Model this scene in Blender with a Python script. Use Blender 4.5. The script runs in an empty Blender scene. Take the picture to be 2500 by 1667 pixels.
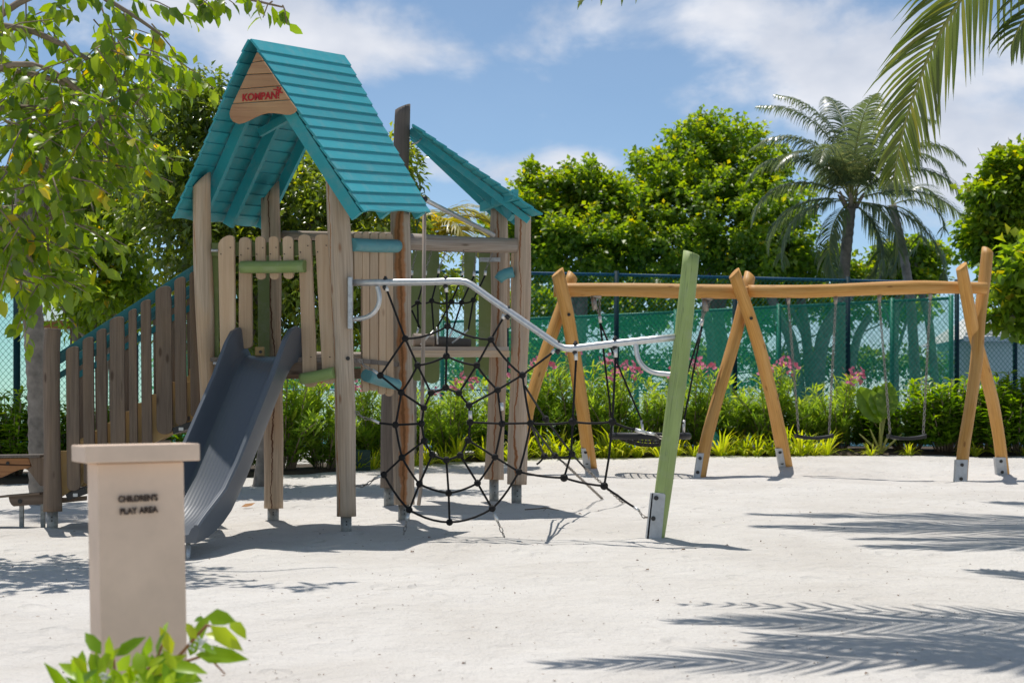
import bpy, math, random
import numpy as np
from mathutils import Vector, Matrix

S = bpy.context.scene
COL = S.collection
R = math.radians
PI = math.pi
random.seed(7)

# ------------------------------------------------------------------ camera, sky, sun, exposure
F, CX, VH, H = 4000.0, 1250.0, 1050.0, 1.12      # focal length (px of the 2500 px photo), centre column, eye level row, eye height


def P(u, v, d):
    """world point seen at photo position (u, v) at depth d metres"""
    return Vector(((u - CX) / F * d, d, H + (VH - v) / F * d))


cam = bpy.data.cameras.new('camera')
cam.sensor_width = 36.0
cam.lens = 36.0 * F / 2500.0
cam.shift_y = (VH - 833.5) / 2500.0
cam.clip_start = 0.05
cam.clip_end = 6000
cam.dof.use_dof = True
cam.dof.focus_distance = 12.9
cam.dof.aperture_fstop = 4.6
camo = bpy.data.objects.new('camera', cam)
camo.location = (0, 0, H)
camo.rotation_euler = (R(90), 0, 0)
COL.objects.link(camo)
S.camera = camo

SUN_DIR = Vector((0.30, -0.72, -2.2)).normalized()      # the way the light travels
sun = bpy.data.lights.new('sun', 'SUN')
sun.energy = 3.6
sun.angle = R(0.53)
sun.color = (1.0, 0.955, 0.89)
suno = bpy.data.objects.new('sun', sun)
suno.rotation_euler = SUN_DIR.to_track_quat('-Z', 'Y').to_euler()
suno.location = (-3, 8, 20)
COL.objects.link(suno)

W = bpy.data.worlds.new('World')
S.world = W
W.use_nodes = True
wn, wl = W.node_tree.nodes, W.node_tree.links
wn.clear()
SKY_STRENGTH = 0.15
to_sun = -SUN_DIR
sky = wn.new('ShaderNodeTexSky')
sky.sky_type = 'NISHITA'
sky.sun_disc = False
sky.sun_elevation = math.asin(to_sun.z)
sky.sun_rotation = math.atan2(to_sun.x, to_sun.y)
sky.air_density = 0.62
sky.dust_density = 0.15
sky.ozone_density = 1.6
tc = wn.new('ShaderNodeTexCoord')
sep = wn.new('ShaderNodeSeparateXYZ')
wl.new(tc.outputs['Generated'], sep.inputs[0])


def wmath(op, a, b=None, clamp=False):
    n = wn.new('ShaderNodeMath')
    n.operation = op
    n.use_clamp = clamp
    for i, x in enumerate((a, b)):
        if x is None:
            continue
        if isinstance(x, (int, float)):
            n.inputs[i].default_value = x
        else:
            wl.new(x, n.inputs[i])
    return n.outputs[0]


ay = wmath('MAXIMUM', wmath('ABSOLUTE', sep.outputs['Y']), 0.08)
px_ = wmath('DIVIDE', sep.outputs['X'], ay)          # tangent of azimuth
pz_ = wmath('DIVIDE', sep.outputs['Z'], ay)          # tangent of elevation
cmb = wn.new('ShaderNodeCombineXYZ')
wl.new(sep.outputs['X'], cmb.inputs[0])
wl.new(sep.outputs['Y'], cmb.inputs[1])
wl.new(wmath('MULTIPLY', sep.outputs['Z'], 1.7), cmb.inputs[2])
n1 = wn.new('ShaderNodeTexNoise')
n1.inputs['Scale'].default_value = 9.0
n1.inputs['Detail'].default_value = 7.0
n1.inputs['Roughness'].default_value = 0.58
n1.inputs['Distortion'].default_value = 0.25
wl.new(cmb.outputs[0], n1.inputs['Vector'])
# banks of cloud where they stand in the sky (tangents of azimuth and elevation)
CLOUDS = [(600, 70, 300, 110, .30), (820, 110, 130, 70, .15), (1250, 80, 230, 70, .17), (1090, 140, 200, 45, .15), (2050, 130, 330, 130, .30),
          (2350, 280, 260, 160, .24), (1700, 30, 200, 45, .12), (1130, 425, 170, 45, .26), (1400, 400, 150, 40, .18), (2300, 480, 250, 120, .2), (300, 260, 260, 120, .1),
          (-500, 150, 500, 150, .25), (3100, 100, 500, 200, .25)]
bias = None
for (u, v, ru, rv, a) in CLOUDS:
    dx = wmath('DIVIDE', wmath('SUBTRACT', px_, (u - CX) / F), ru / F)
    dz = wmath('DIVIDE', wmath('SUBTRACT', pz_, (VH - v) / F), rv / F)
    r2 = wmath('ADD', wmath('MULTIPLY', dx, dx), wmath('MULTIPLY', dz, dz))
    g = wmath('MULTIPLY', wmath('POWER', 2.718, wmath('MULTIPLY', r2, -0.5)), a)
    bias = g if bias is None else wmath('ADD', bias, g)
# scattered cloud goes on over the unseen sky, its cover added for fill light
else_ = wmath('MULTIPLY', wmath('SUBTRACT', pz_, 0.27), 0.9, True)
bias = wmath('ADD', bias, wmath('MINIMUM', else_, 0.17))
cov = wmath('ADD', n1.outputs['Fac'], bias)
mr = wn.new('ShaderNodeMapRange')
mr.interpolation_type = 'SMOOTHSTEP'
mr.inputs['From Min'].default_value = 0.64
mr.inputs['From Max'].default_value = .90
mr.inputs['To Min'].default_value = 0.04
mr.inputs['To Max'].default_value = 0.92
wl.new(cov, mr.inputs['Value'])
n2 = wn.new('ShaderNodeTexNoise')
n2.inputs['Scale'].default_value = 16.0
n2.inputs['Detail'].default_value = 4.0
wl.new(cmb.outputs[0], n2.inputs['Vector'])
cr = wn.new('ShaderNodeValToRGB')
cr.color_ramp.elements[0].position = 0.35
cr.color_ramp.elements[0].color = (3.5, 3.75, 4.3, 1)
cr.color_ramp.elements[1].position = 0.68
cr.color_ramp.elements[1].color = (5.0, 5.05, 5.3, 1)
wl.new(n2.outputs['Fac'], cr.inputs[0])
tint = wn.new('ShaderNodeMix')
tint.data_type = 'RGBA'
tint.blend_type = 'MULTIPLY'
tint.inputs[0].default_value = 1.0
tint.inputs[7].default_value = (.73, .76, .71, 1)
wl.new(sky.outputs[0], tint.inputs[6])
mx = wn.new('ShaderNodeMix')
mx.data_type = 'RGBA'
wl.new(mr.outputs[0], mx.inputs[0])
wl.new(tint.outputs[2], mx.inputs[6])
wl.new(cr.outputs[0], mx.inputs[7])
bg = wn.new('ShaderNodeBackground')
bg.inputs['Strength'].default_value = SKY_STRENGTH
wl.new(mx.outputs[2], bg.inputs['Color'])
wo = wn.new('ShaderNodeOutputWorld')
wl.new(bg.outputs[0], wo.inputs[0])

S.view_settings.view_transform = 'Standard'
S.view_settings.look = 'None'
S.view_settings.exposure = 0.26
S.view_settings.gamma = 1.0
S.view_settings.use_curve_mapping = False
S.render.engine = 'CYCLES'
S.cycles.use_denoising = True
S.cycles.max_bounces = 8
S.cycles.transparent_max_bounces = 24
S.cycles.sample_clamp_indirect = 6.0


# ------------------------------------------------------------------ materials
def new_mat(name):
    m = bpy.data.materials.new(name)
    m.use_nodes = True
    nt = m.node_tree
    b = nt.nodes['Principled BSDF']
    return m, nt.nodes, nt.links, b


def c4(c):
    return (c[0], c[1], c[2], 1.0)


def vary_obj(N, L, col, lo, hi):
    oi = N.new('ShaderNodeObjectInfo')
    mr_ = N.new('ShaderNodeMapRange')
    mr_.inputs['To Min'].default_value = lo
    mr_.inputs['To Max'].default_value = hi
    L.new(oi.outputs['Random'], mr_.inputs[0])
    hs = N.new('ShaderNodeHueSaturation')
    L.new(mr_.outputs[0], hs.inputs['Value'])
    L.new(col, hs.inputs['Color'])
    return hs.outputs[0]


def uvvec(N, L, su, sv, off=True):
    uv = N.new('ShaderNodeUVMap')
    add = N.new('ShaderNodeVectorMath')
    add.operation = 'ADD'
    L.new(uv.outputs[0], add.inputs[0])
    if off:
        oi = N.new('ShaderNodeObjectInfo')
        sc = N.new('ShaderNodeVectorMath')
        sc.operation = 'SCALE'
        sc.inputs[0].default_value = (13.7, 31.3, 7.7)
        L.new(oi.outputs['Random'], sc.inputs['Scale'])
        L.new(sc.outputs[0], add.inputs[1])
    mp = N.new('ShaderNodeVectorMath')
    mp.operation = 'MULTIPLY'
    mp.inputs[1].default_value = (su, sv, 1)
    L.new(add.outputs[0], mp.inputs[0])
    return mp.outputs[0]


def noise(N, L, vec, scale, detail=4, rough=.55, dist=0):
    n = N.new('ShaderNodeTexNoise')
    n.inputs['Scale'].default_value = scale
    n.inputs['Detail'].default_value = detail
    n.inputs['Roughness'].default_value = rough
    n.inputs['Distortion'].default_value = dist
    if vec is not None:
        L.new(vec, n.inputs['Vector'])
    return n.outputs['Fac']


def ramp(N, L, fac, stops):
    r = N.new('ShaderNodeValToRGB')
    while len(r.color_ramp.elements) < len(stops):
        r.color_ramp.elements.new(0.5)
    for e, (p, c) in zip(r.color_ramp.elements, stops):
        e.position = p
        e.color = c4(c) if not isinstance(c, (int, float)) else (c, c, c, 1)
    L.new(fac, r.inputs[0])
    return r.outputs[0]


def mixc(N, L, fac, a, b, mode='MIX'):
    m = N.new('ShaderNodeMix')
    m.data_type = 'RGBA'
    m.blend_type = mode
    for s, x in ((0, fac), (6, a), (7, b)):
        if isinstance(x, (int, float)):
            m.inputs[s].default_value = x
        elif isinstance(x, tuple):
            m.inputs[s].default_value = c4(x)
        else:
            L.new(x, m.inputs[s])
    return m.outputs[2]


def bump(N, L, b, h, strength, dist=.01):
    bn = N.new('ShaderNodeBump')
    bn.inputs['Strength'].default_value = strength
    bn.inputs['Distance'].default_value = dist
    L.new(h, bn.inputs['Height'])
    L.new(bn.outputs[0], b.inputs['Normal'])


def wood(name, light, dark, crack, rough=.75, crack_at=.66, blotch=.5, grain=1.0, stain=None, stripe=None):
    m, N, L, b = new_mat(name)
    g = noise(N, L, uvvec(N, L, 70 * grain, 2.2), 1.0, 5, .6, .4)
    col = ramp(N, L, g, [(.28, dark), (.62, light)])
    bl = noise(N, L, uvvec(N, L, 7, 1.3), 1.0, 3, .5, .6)
    col = mixc(N, L, ramp(N, L, bl, [(.40, 0.0), (.66, blotch)]), col, stain or dark)
    ck = noise(N, L, uvvec(N, L, 11, .55), 1.0, 4, .55, .9)
    ckf = ramp(N, L, ck, [(crack_at, 0.0), (crack_at + .05, 1.0)])
    col = mixc(N, L, ckf, col, crack)
    kn = N.new('ShaderNodeTexVoronoi')
    kn.inputs['Scale'].default_value = 1.0
    L.new(uvvec(N, L, 7.5, 2.6), kn.inputs['Vector'])
    knf = ramp(N, L, kn.outputs['Distance'], [(.06, .75), (.13, 0.0)])
    col = mixc(N, L, knf, col, crack)
    if stripe:
        # one long weathered split running up the log (position round the log, half width, colour)
        uvn = N.new('ShaderNodeUVMap')
        sx = N.new('ShaderNodeSeparateXYZ')
        L.new(uvn.outputs[0], sx.inputs[0])
        wob = noise(N, L, uvvec(N, L, .5, 2.4), 1.0, 5, .65)
        wd = noise(N, L, uvvec(N, L, .3, 3.1), 1.0, 3, .6)

        def mt(op, a, b2):
            n_ = N.new('ShaderNodeMath')
            n_.operation = op
            for i_, x in enumerate((a, b2)):
                if isinstance(x, (int, float)):
                    n_.inputs[i_].default_value = x
                elif x is not None:
                    L.new(x, n_.inputs[i_])
            return n_.outputs[0]
        pos = mt('ADD', mt('SUBTRACT', sx.outputs[0], stripe[0]), mt('MULTIPLY', mt('SUBTRACT', wob, .5), .13))
        dist = mt('DIVIDE', mt('ABSOLUTE', pos, None), mt('MULTIPLY', mt('ADD', mt('MULTIPLY', wd, 2.6), -.55), stripe[1]))
        sf = ramp(N, L, dist, [(.55, .9), (1.0, 0.0)])
        col = mixc(N, L, sf, col, stripe[2])
        inner_ = ramp(N, L, dist, [(.12, .7), (.3, 0.0)])
        col = mixc(N, L, inner_, col, tuple(x * .35 for x in stripe[2]))
    L.new(vary_obj(N, L, col, .90, 1.20), b.inputs['Base Color'])
    b.inputs['Roughness'].default_value = rough
    b.inputs['Specular IOR Level'].default_value = .25
    bump(N, L, b, mixc(N, L, ckf, g, (0, 0, 0)), .7, .006)
    return m


def paint(name, col, rough=.45, vary=.25, wear=None, spec=.4, cracks=None):
    m, N, L, b = new_mat(name)
    g = noise(N, L, uvvec(N, L, 40, 3), 1.0, 4, .6)
    bl = noise(N, L, uvvec(N, L, 4, 2), 1.0, 3, .6)
    dk = tuple(x * (1 - vary) for x in col)
    c = mixc(N, L, ramp(N, L, bl, [(.35, 0.0), (.7, 1.0)]), col, dk)
    c = mixc(N, L, ramp(N, L, g, [(.35, .35), (.6, 0.0)]), c, dk)
    if wear:
        w = noise(N, L, uvvec(N, L, 18, 6), 1.0, 6, .7)
        c = mixc(N, L, ramp(N, L, w, [(.66, 0.0), (.72, .8)]), c, wear)
    if cracks:
        ck = noise(N, L, uvvec(N, L, 16, .5), 1.0, 3, .5, .8)
        ckf = ramp(N, L, ck, [(.498, 0.0), (.506, .75), (.514, 0.0)])
        c = mixc(N, L, ckf, c, cracks)
    ds = noise(N, L, uvvec(N, L, 9, 9), 1.0, 6, .7)
    c = mixc(N, L, ramp(N, L, ds, [(.50, 0.0), (.78, .30)]), c, (.38, .37, .33))
    L.new(vary_obj(N, L, c, .90, 1.10), b.inputs['Base Color'])
    b.inputs['Roughness'].default_value = rough
    b.inputs['Specular IOR Level'].default_value = spec
    bump(N, L, b, g, .25, .002)
    return m


def metal(name, col, rough=.45, spots=.3):
    m, N, L, b = new_mat(name)
    t = N.new('ShaderNodeTexCoord')
    n = noise(N, L, t.outputs['Object'], 28, 4, .6)
    c = mixc(N, L, ramp(N, L, n, [(.4, 0.0), (.7, 1.0)]), col, tuple(x * (1 - spots) for x in col))
    L.new(c, b.inputs['Base Color'])
    b.inputs['Metallic'].default_value = .65
    b.inputs['Roughness'].default_value = rough
    return m


def plain(name, col, rough=.6, vary=.15, spec=.35, scale=20):
    m, N, L, b = new_mat(name)
    t = N.new('ShaderNodeTexCoord')
    n = noise(N, L, t.outputs['Object'], scale, 4, .6)
    c = mixc(N, L, ramp(N, L, n, [(.35, 0.0), (.7, 1.0)]), col, tuple(x * (1 - vary) for x in col))
    L.new(c, b.inputs['Base Color'])
    b.inputs['Roughness'].default_value = rough
    b.inputs['Specular IOR Level'].default_value = spec
    return m


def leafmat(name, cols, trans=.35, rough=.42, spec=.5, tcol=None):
    """cols: (position, colour) stops over the tone value each leaf carries"""
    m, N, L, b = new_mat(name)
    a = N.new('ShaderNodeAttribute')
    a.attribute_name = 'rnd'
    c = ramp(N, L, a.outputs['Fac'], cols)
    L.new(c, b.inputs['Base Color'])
    b.inputs['Roughness'].default_value = rough
    b.inputs['Specular IOR Level'].default_value = spec
    tr = N.new('ShaderNodeBsdfTranslucent')
    hs = N.new('ShaderNodeHueSaturation')
    hs.inputs['Hue'].default_value = .493
    hs.inputs['Saturation'].default_value = 1.1
    hs.inputs['Value'].default_value = 2.4
    L.new(c, hs.inputs['Color'])
    L.new(hs.outputs[0], tr.inputs['Color'])
    mixs = N.new('ShaderNodeMixShader')
    mixs.inputs[0].default_value = trans
    L.new(b.outputs[0], mixs.inputs[1])
    L.new(tr.outputs[0], mixs.inputs[2])
    L.new(mixs.outputs[0], N['Material Output'].inputs[0])
    return m


M = {}
M['post'] = wood('post wood', (.58, .455, .335), (.36, .265, .19), (.36, .15, .05), crack_at=.64, blotch=.6, stain=(.52, .32, .17))
M['post_FR'] = wood('near post wood', (.54, .435, .335), (.30, .235, .18), (.24, .11, .05), crack_at=.68, blotch=.5, stain=(.43, .29, .18), stripe=(.045, .010, (.42, .17, .05)))
M['post_BR'] = wood('orange cracked post wood', (.52, .42, .325), (.29, .225, .175), (.30, .12, .045), crack_at=.69, blotch=.4, stain=(.42, .27, .16), stripe=(.140, .060, (.43, .175, .06)))
M['post_BL'] = wood('dark cracked post wood', (.45, .345, .25), (.28, .21, .15), (.14, .06, .025), crack_at=.68, blotch=.5, stain=(.45, .27, .15), stripe=(.135, .009, (.11, .04, .018)))
M['post_R2'] = wood('thin cracked post wood', (.54, .42, .32), (.30, .23, .175), (.30, .12, .045), crack_at=.69, blotch=.45, stain=(.44, .28, .17), stripe=(.130, .014, (.34, .13, .045)))
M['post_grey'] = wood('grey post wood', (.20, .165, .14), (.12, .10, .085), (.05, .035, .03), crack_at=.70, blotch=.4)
M['log_grey'] = wood('silvered log wood', (.42, .36, .31), (.25, .20, .165), (.11, .075, .05), crack_at=.69, blotch=.4, stain=(.33, .22, .14))
M['picket'] = wood('pale picket wood', (.56, .415, .285), (.45, .32, .21), (.20, .10, .05), crack_at=.73, blotch=.35, stain=(.48, .29, .16))
M['stair'] = wood('brown stair wood', (.18, .136, .104), (.105, .078, .06), (.05, .03, .02), crack_at=.70, blotch=.35, stain=(.27, .18, .11))
M['gable'] = wood('oiled gable wood', (.46, .25, .135), (.36, .18, .09), (.15, .055, .02), crack_at=.70, blotch=.6, stain=(.54, .33, .17))
M['counter'] = wood('red brown apron wood', (.40, .20, .09), (.25, .115, .05), (.07, .03, .015), crack_at=.68, blotch=.5)
M['swing'] = wood('honey swing wood', (.60, .315, .085), (.42, .19, .042), (.22, .09, .022), rough=.5, crack_at=.68, blotch=.5, stain=(.64, .38, .15))
M['teal'] = paint('teal roof paint', (.040, .365, .415), .42, .10)
M['teal_log'] = paint('blue green log paint', (.10, .30, .33), .55, .2)
M['teal_rail'] = paint('teal rail board', (.012, .16, .19), .45, .15)
M['olive'] = paint('olive green board paint', (.19, .24, .085), .5, .15)
M['green_log'] = paint('green log paint', (.26, .36, .12), .55, .25, wear=None)
M['green_pole'] = paint('pale green pole paint', (.34, .43, .15), .6, .25, cracks=(.10, .13, .05))
M['tan'] = paint('tan stair panel', (.50, .32, .12), .5, .1)
M['steel'] = metal('galvanised steel', (.55, .56, .57), .45)
M['steel_old'] = metal('dull galvanised steel', (.36, .36, .34), .6, .45)
M['pipe'] = metal('satin pipe steel', (.66, .66, .66), .38, .15)
M['chain'] = metal('chain steel', (.40, .36, .32), .45, .5)
M['shoe'] = plain('pale steel shoe', (.52, .53, .54), .5, .2)
M['rope'] = plain('black rope', (.014, .013, .013), .8, .3)
M['rubber'] = plain('black rubber', (.02, .021, .024), .55, .2)
M['bolt'] = plain('dark bolt', (.03, .028, .027), .4, .2)
M['ferrule'] = metal('alloy ferrule', (.75, .74, .72), .35, .1)
M['stone'] = plain('smooth plinth render', (.76, .575, .435), .75, .16, scale=5)
M['letter'] = plain('dark bronze letters', (.035, .016, .010), .45, .2)
M['red'] = plain('red lettering', (.50, .015, .014), .5, .1)
M['bark'] = plain('grey bark', (.30, .26, .22), .9, .5, scale=9)
M['twig'] = plain('pale twig bark', (.27, .21, .15), .85, .3)
M['fence_post'] = plain('dark blue green fence post', (.004, .032, .045), .6, .2, .15)
M['fence_rail'] = plain('blue fence rail', (.008, .075, .17), .55, .15, .2)
M['fence_wire'] = plain('green fence wire', (.015, .17, .12), .45, .2)
M['court_rail'] = plain('green court rail', (.012, .22, .13), .45, .2)
M['low_rail'] = plain('pale blue rail', (.30, .47, .58), .4, .15)
M['soil'] = plain('planting soil', (.085, .062, .042), .95, .4)
M['court'] = plain('blue court surface', (.05, .13, .26), .7, .15, scale=2)
M['lawn'] = plain('distant lawn', (.07, .12, .03), .9, .4, scale=3)
M['wall'] = plain('pale wall', (.62, .66, .60), .8, .08, scale=2)
M['tile'] = plain('white roof tile', (.66, .66, .64), .7, .15)
M['tealtile'] = plain('grey green hut roof', (.30, .42, .42), .6, .15)
M['flower'] = plain('pink petals', (.78, .20, .32), .6, .25)
M['dry'] = plain('dry leaf', (.42, .19, .05), .7, .4)
M['debris'] = plain('leaf litter', (.20, .12, .07), .9, .3)
M['box'] = plain('dark green box', (.015, .05, .04), .5, .2)
M['white'] = plain('white label', (.7, .7, .68), .6, .1)

# slide plastic with fine ribs along the bed
m, N, L, b = new_mat('slate slide plastic')
uvn = N.new('ShaderNodeUVMap')
wv = N.new('ShaderNodeTexWave')
wv.inputs['Scale'].default_value = 11
L.new(uvn.outputs[0], wv.inputs['Vector'])
gn = noise(N, L, uvvec(N, L, 6, 2), 1.0, 5, .6)
L.new(mixc(N, L, gn, (.078, .092, .118), (.105, .12, .142)), b.inputs['Base Color'])
b.inputs['Roughness'].default_value = .32
b.inputs['Specular IOR Level'].default_value = .7
bump(N, L, b, wv.outputs['Fac'], .14, .003)
M['slide'] = m

# sand
m, N, L, b = new_mat('white coral sand')
t = N.new('ShaderNodeTexCoord')
pos = t.outputs['Object']
st = N.new('ShaderNodeMapping')
st.inputs['Scale'].default_value = (1.0, .8, 1)
L.new(pos, st.inputs[0])
big = noise(N, L, st.outputs[0], .9, 5, .6, .4)
mid = noise(N, L, st.outputs[0], 5.5, 6, .62, .3)
fine = noise(N, L, pos, 90, 3, .7)
grit = noise(N, L, pos, 34, 4, .7)
col = ramp(N, L, big, [(.30, (.585, .55, .505)), (.62, (.665, .635, .595))])
col = mixc(N, L, ramp(N, L, mid, [(.30, .30), (.44, 0.0)]), col, (.53, .49, .44))
col = mixc(N, L, ramp(N, L, fine, [(.30, .45), (.44, 0.0)]), col, (.36, .32, .28))
vo = N.new('ShaderNodeTexVoronoi')
vo.inputs['Scale'].default_value = 9.0
L.new(pos, vo.inputs['Vector'])
dens = noise(N, L, pos, .8, 3)
sp = N.new('ShaderNodeMath')
sp.operation = 'LESS_THAN'
thr = N.new('ShaderNodeMapRange')
thr.inputs['From Min'].default_value = .42
thr.inputs['From Max'].default_value = .72
thr.inputs['To Min'].default_value = .035
thr.inputs['To Max'].default_value = .12
L.new(dens, thr.inputs[0])
L.new(vo.outputs['Distance'], sp.inputs[0])
L.new(thr.outputs[0], sp.inputs[1])
spk = N.new('ShaderNodeMath')
spk.operation = 'MULTIPLY'
L.new(sp.outputs[0], spk.inputs[0])
vcol = ramp(N, L, vo.outputs['Color'], [(.30, 0.0), (.55, .8)])
L.new(vcol, spk.inputs[1])
col = mixc(N, L, spk.outputs[0], col, (.22, .13, .08))
L.new(col, b.inputs['Base Color'])
b.inputs['Roughness'].default_value = .95
b.inputs['Specular IOR Level'].default_value = .1
hsum = N.new('ShaderNodeMath')
hsum.operation = 'ADD'
L.new(mid, hsum.inputs[0])
h2 = N.new('ShaderNodeMath')
h2.operation = 'MULTIPLY'
h2.inputs[1].default_value = .34
L.new(grit, h2.inputs[0])
L.new(h2.outputs[0], hsum.inputs[1])
med = noise(N, L, pos, 2.1, 4, .55, .5)
h3 = N.new('ShaderNodeMath')
h3.operation = 'MULTIPLY_ADD'
h3.inputs[1].default_value = 1.3
L.new(med, h3.inputs[0])
L.new(hsum.outputs[0], h3.inputs[2])
vf = N.new('ShaderNodeTexVoronoi')
vf.feature = 'SMOOTH_F1'
vf.inputs['Scale'].default_value = 2.3
vf.inputs['Smoothness'].default_value = .35
mpf = N.new('ShaderNodeMapping')
mpf.inputs['Scale'].default_value = (1.5, .8, 1)
wrp = N.new('ShaderNodeVectorMath')
wrp.operation = 'MULTIPLY_ADD'
wrp.inputs[1].default_value = (.25, .25, 0)
L.new(N['Noise Texture'].outputs['Color'], wrp.inputs[0])
L.new(pos, wrp.inputs[2])
L.new(wrp.outputs[0], mpf.inputs[0])
L.new(mpf.outputs[0], vf.inputs['Vector'])
ft = ramp(N, L, vf.outputs['Distance'], [(.10, 0.0), (.24, 1.0), (.33, .86)])
h4 = N.new('ShaderNodeMath')
h4.operation = 'MULTIPLY_ADD'
h4.inputs[1].default_value = .45
L.new(ft, h4.inputs[0])
L.new(h3.outputs[0], h4.inputs[2])
bump(N, L, b, h4.outputs[0], .9, .055)
M['sand'] = m

# woven shade cloth: threads with open holes between them
m, N, L, b = new_mat('green shade cloth')
b.inputs['Base Color'].default_value = (.014, .34, .175, 1)
b.inputs['Roughness'].default_value = .7
trl = N.new('ShaderNodeBsdfTranslucent')
trl.inputs[0].default_value = (.03, .62, .29, 1)
ma = N.new('ShaderNodeMixShader')
ma.inputs[0].default_value = .7
L.new(b.outputs[0], ma.inputs[1])
L.new(trl.outputs[0], ma.inputs[2])
tp = N.new('ShaderNodeBsdfTransparent')
mb_ = N.new('ShaderNodeMixShader')
mb_.inputs[0].default_value = .60
L.new(ma.outputs[0], mb_.inputs[1])
L.new(tp.outputs[0], mb_.inputs[2])
L.new(mb_.outputs[0], N['Material Output'].inputs[0])
M['cloth'] = m

M['leaf_near'] = leafmat('broad fig leaf', [(0, (.065, .12, .014)), (.45, (.135, .21, .020)), (.80, (.23, .30, .025)), (.95, (.34, .36, .03)), (1, (.45, .32, .03))], .50, .34, .6)
M['leaf_fig'] = leafmat('dark glossy fig leaf', [(0, (.055, .09, .016)), (.5, (.115, .165, .024)), (.86, (.23, .27, .03)), (1, (.33, .32, .03))], .48, .28, .7)
M['leaf_grape'] = leafmat('round tree leaf', [(0, (.07, .135, .016)), (.45, (.145, .23, .024)), (.85, (.26, .325, .03)), (1, (.40, .35, .03))], .50, .42, .5)
M['leaf_olea'] = leafmat('oleander leaf', [(0, (.09, .16, .025)), (.5, (.19, .28, .035)), (1, (.34, .39, .05))], .5, .5, .3)
M['leaf_lush'] = leafmat('bright shrub leaf', [(0, (.06, .13, .012)), (.5, (.13, .23, .018)), (1, (.26, .34, .025))], .42, .36, .5)
M['leaf_edge'] = leafmat('yellow green blade', [(0, (.15, .24, .02)), (.5, (.34, .40, .03)), (1, (.58, .54, .06))], .40, .45, .4)
M['leaf_front'] = leafmat('fresh plant leaf', [(0, (.07, .16, .012)), (.5, (.20, .32, .016)), (1, (.38, .41, .025))], .44, .35, .45)
M['leaf_palm'] = leafmat('palm leaflet', [(0, (.07, .10, .04)), (.6, (.13, .165, .06)), (1, (.25, .25, .09))], .32, .32, .7)
M['leaf_palm_near'] = leafmat('near palm leaflet', [(0, (.05, .08, .018)), (.6, (.10, .135, .028)), (1, (.20, .19, .035))], .30, .36, .5)
M['leaf_palm_gold'] = leafmat('yellowing palm leaflet', [(0, (.14, .16, .025)), (.6, (.30, .27, .03)), (1, (.48, .34, .03))], .40, .4, .5)
M['leaf_palm_dry'] = leafmat('dry palm leaflet', [(0, (.15, .13, .09)), (.6, (.26, .23, .17)), (1, (.38, .33, .24))], .25, .6, .3)
M['leaf_taro'] = leafmat('taro leaf', [(0, (.09, .17, .015)), (1, (.16, .24, .02))], .42, .35, .5)


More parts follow.
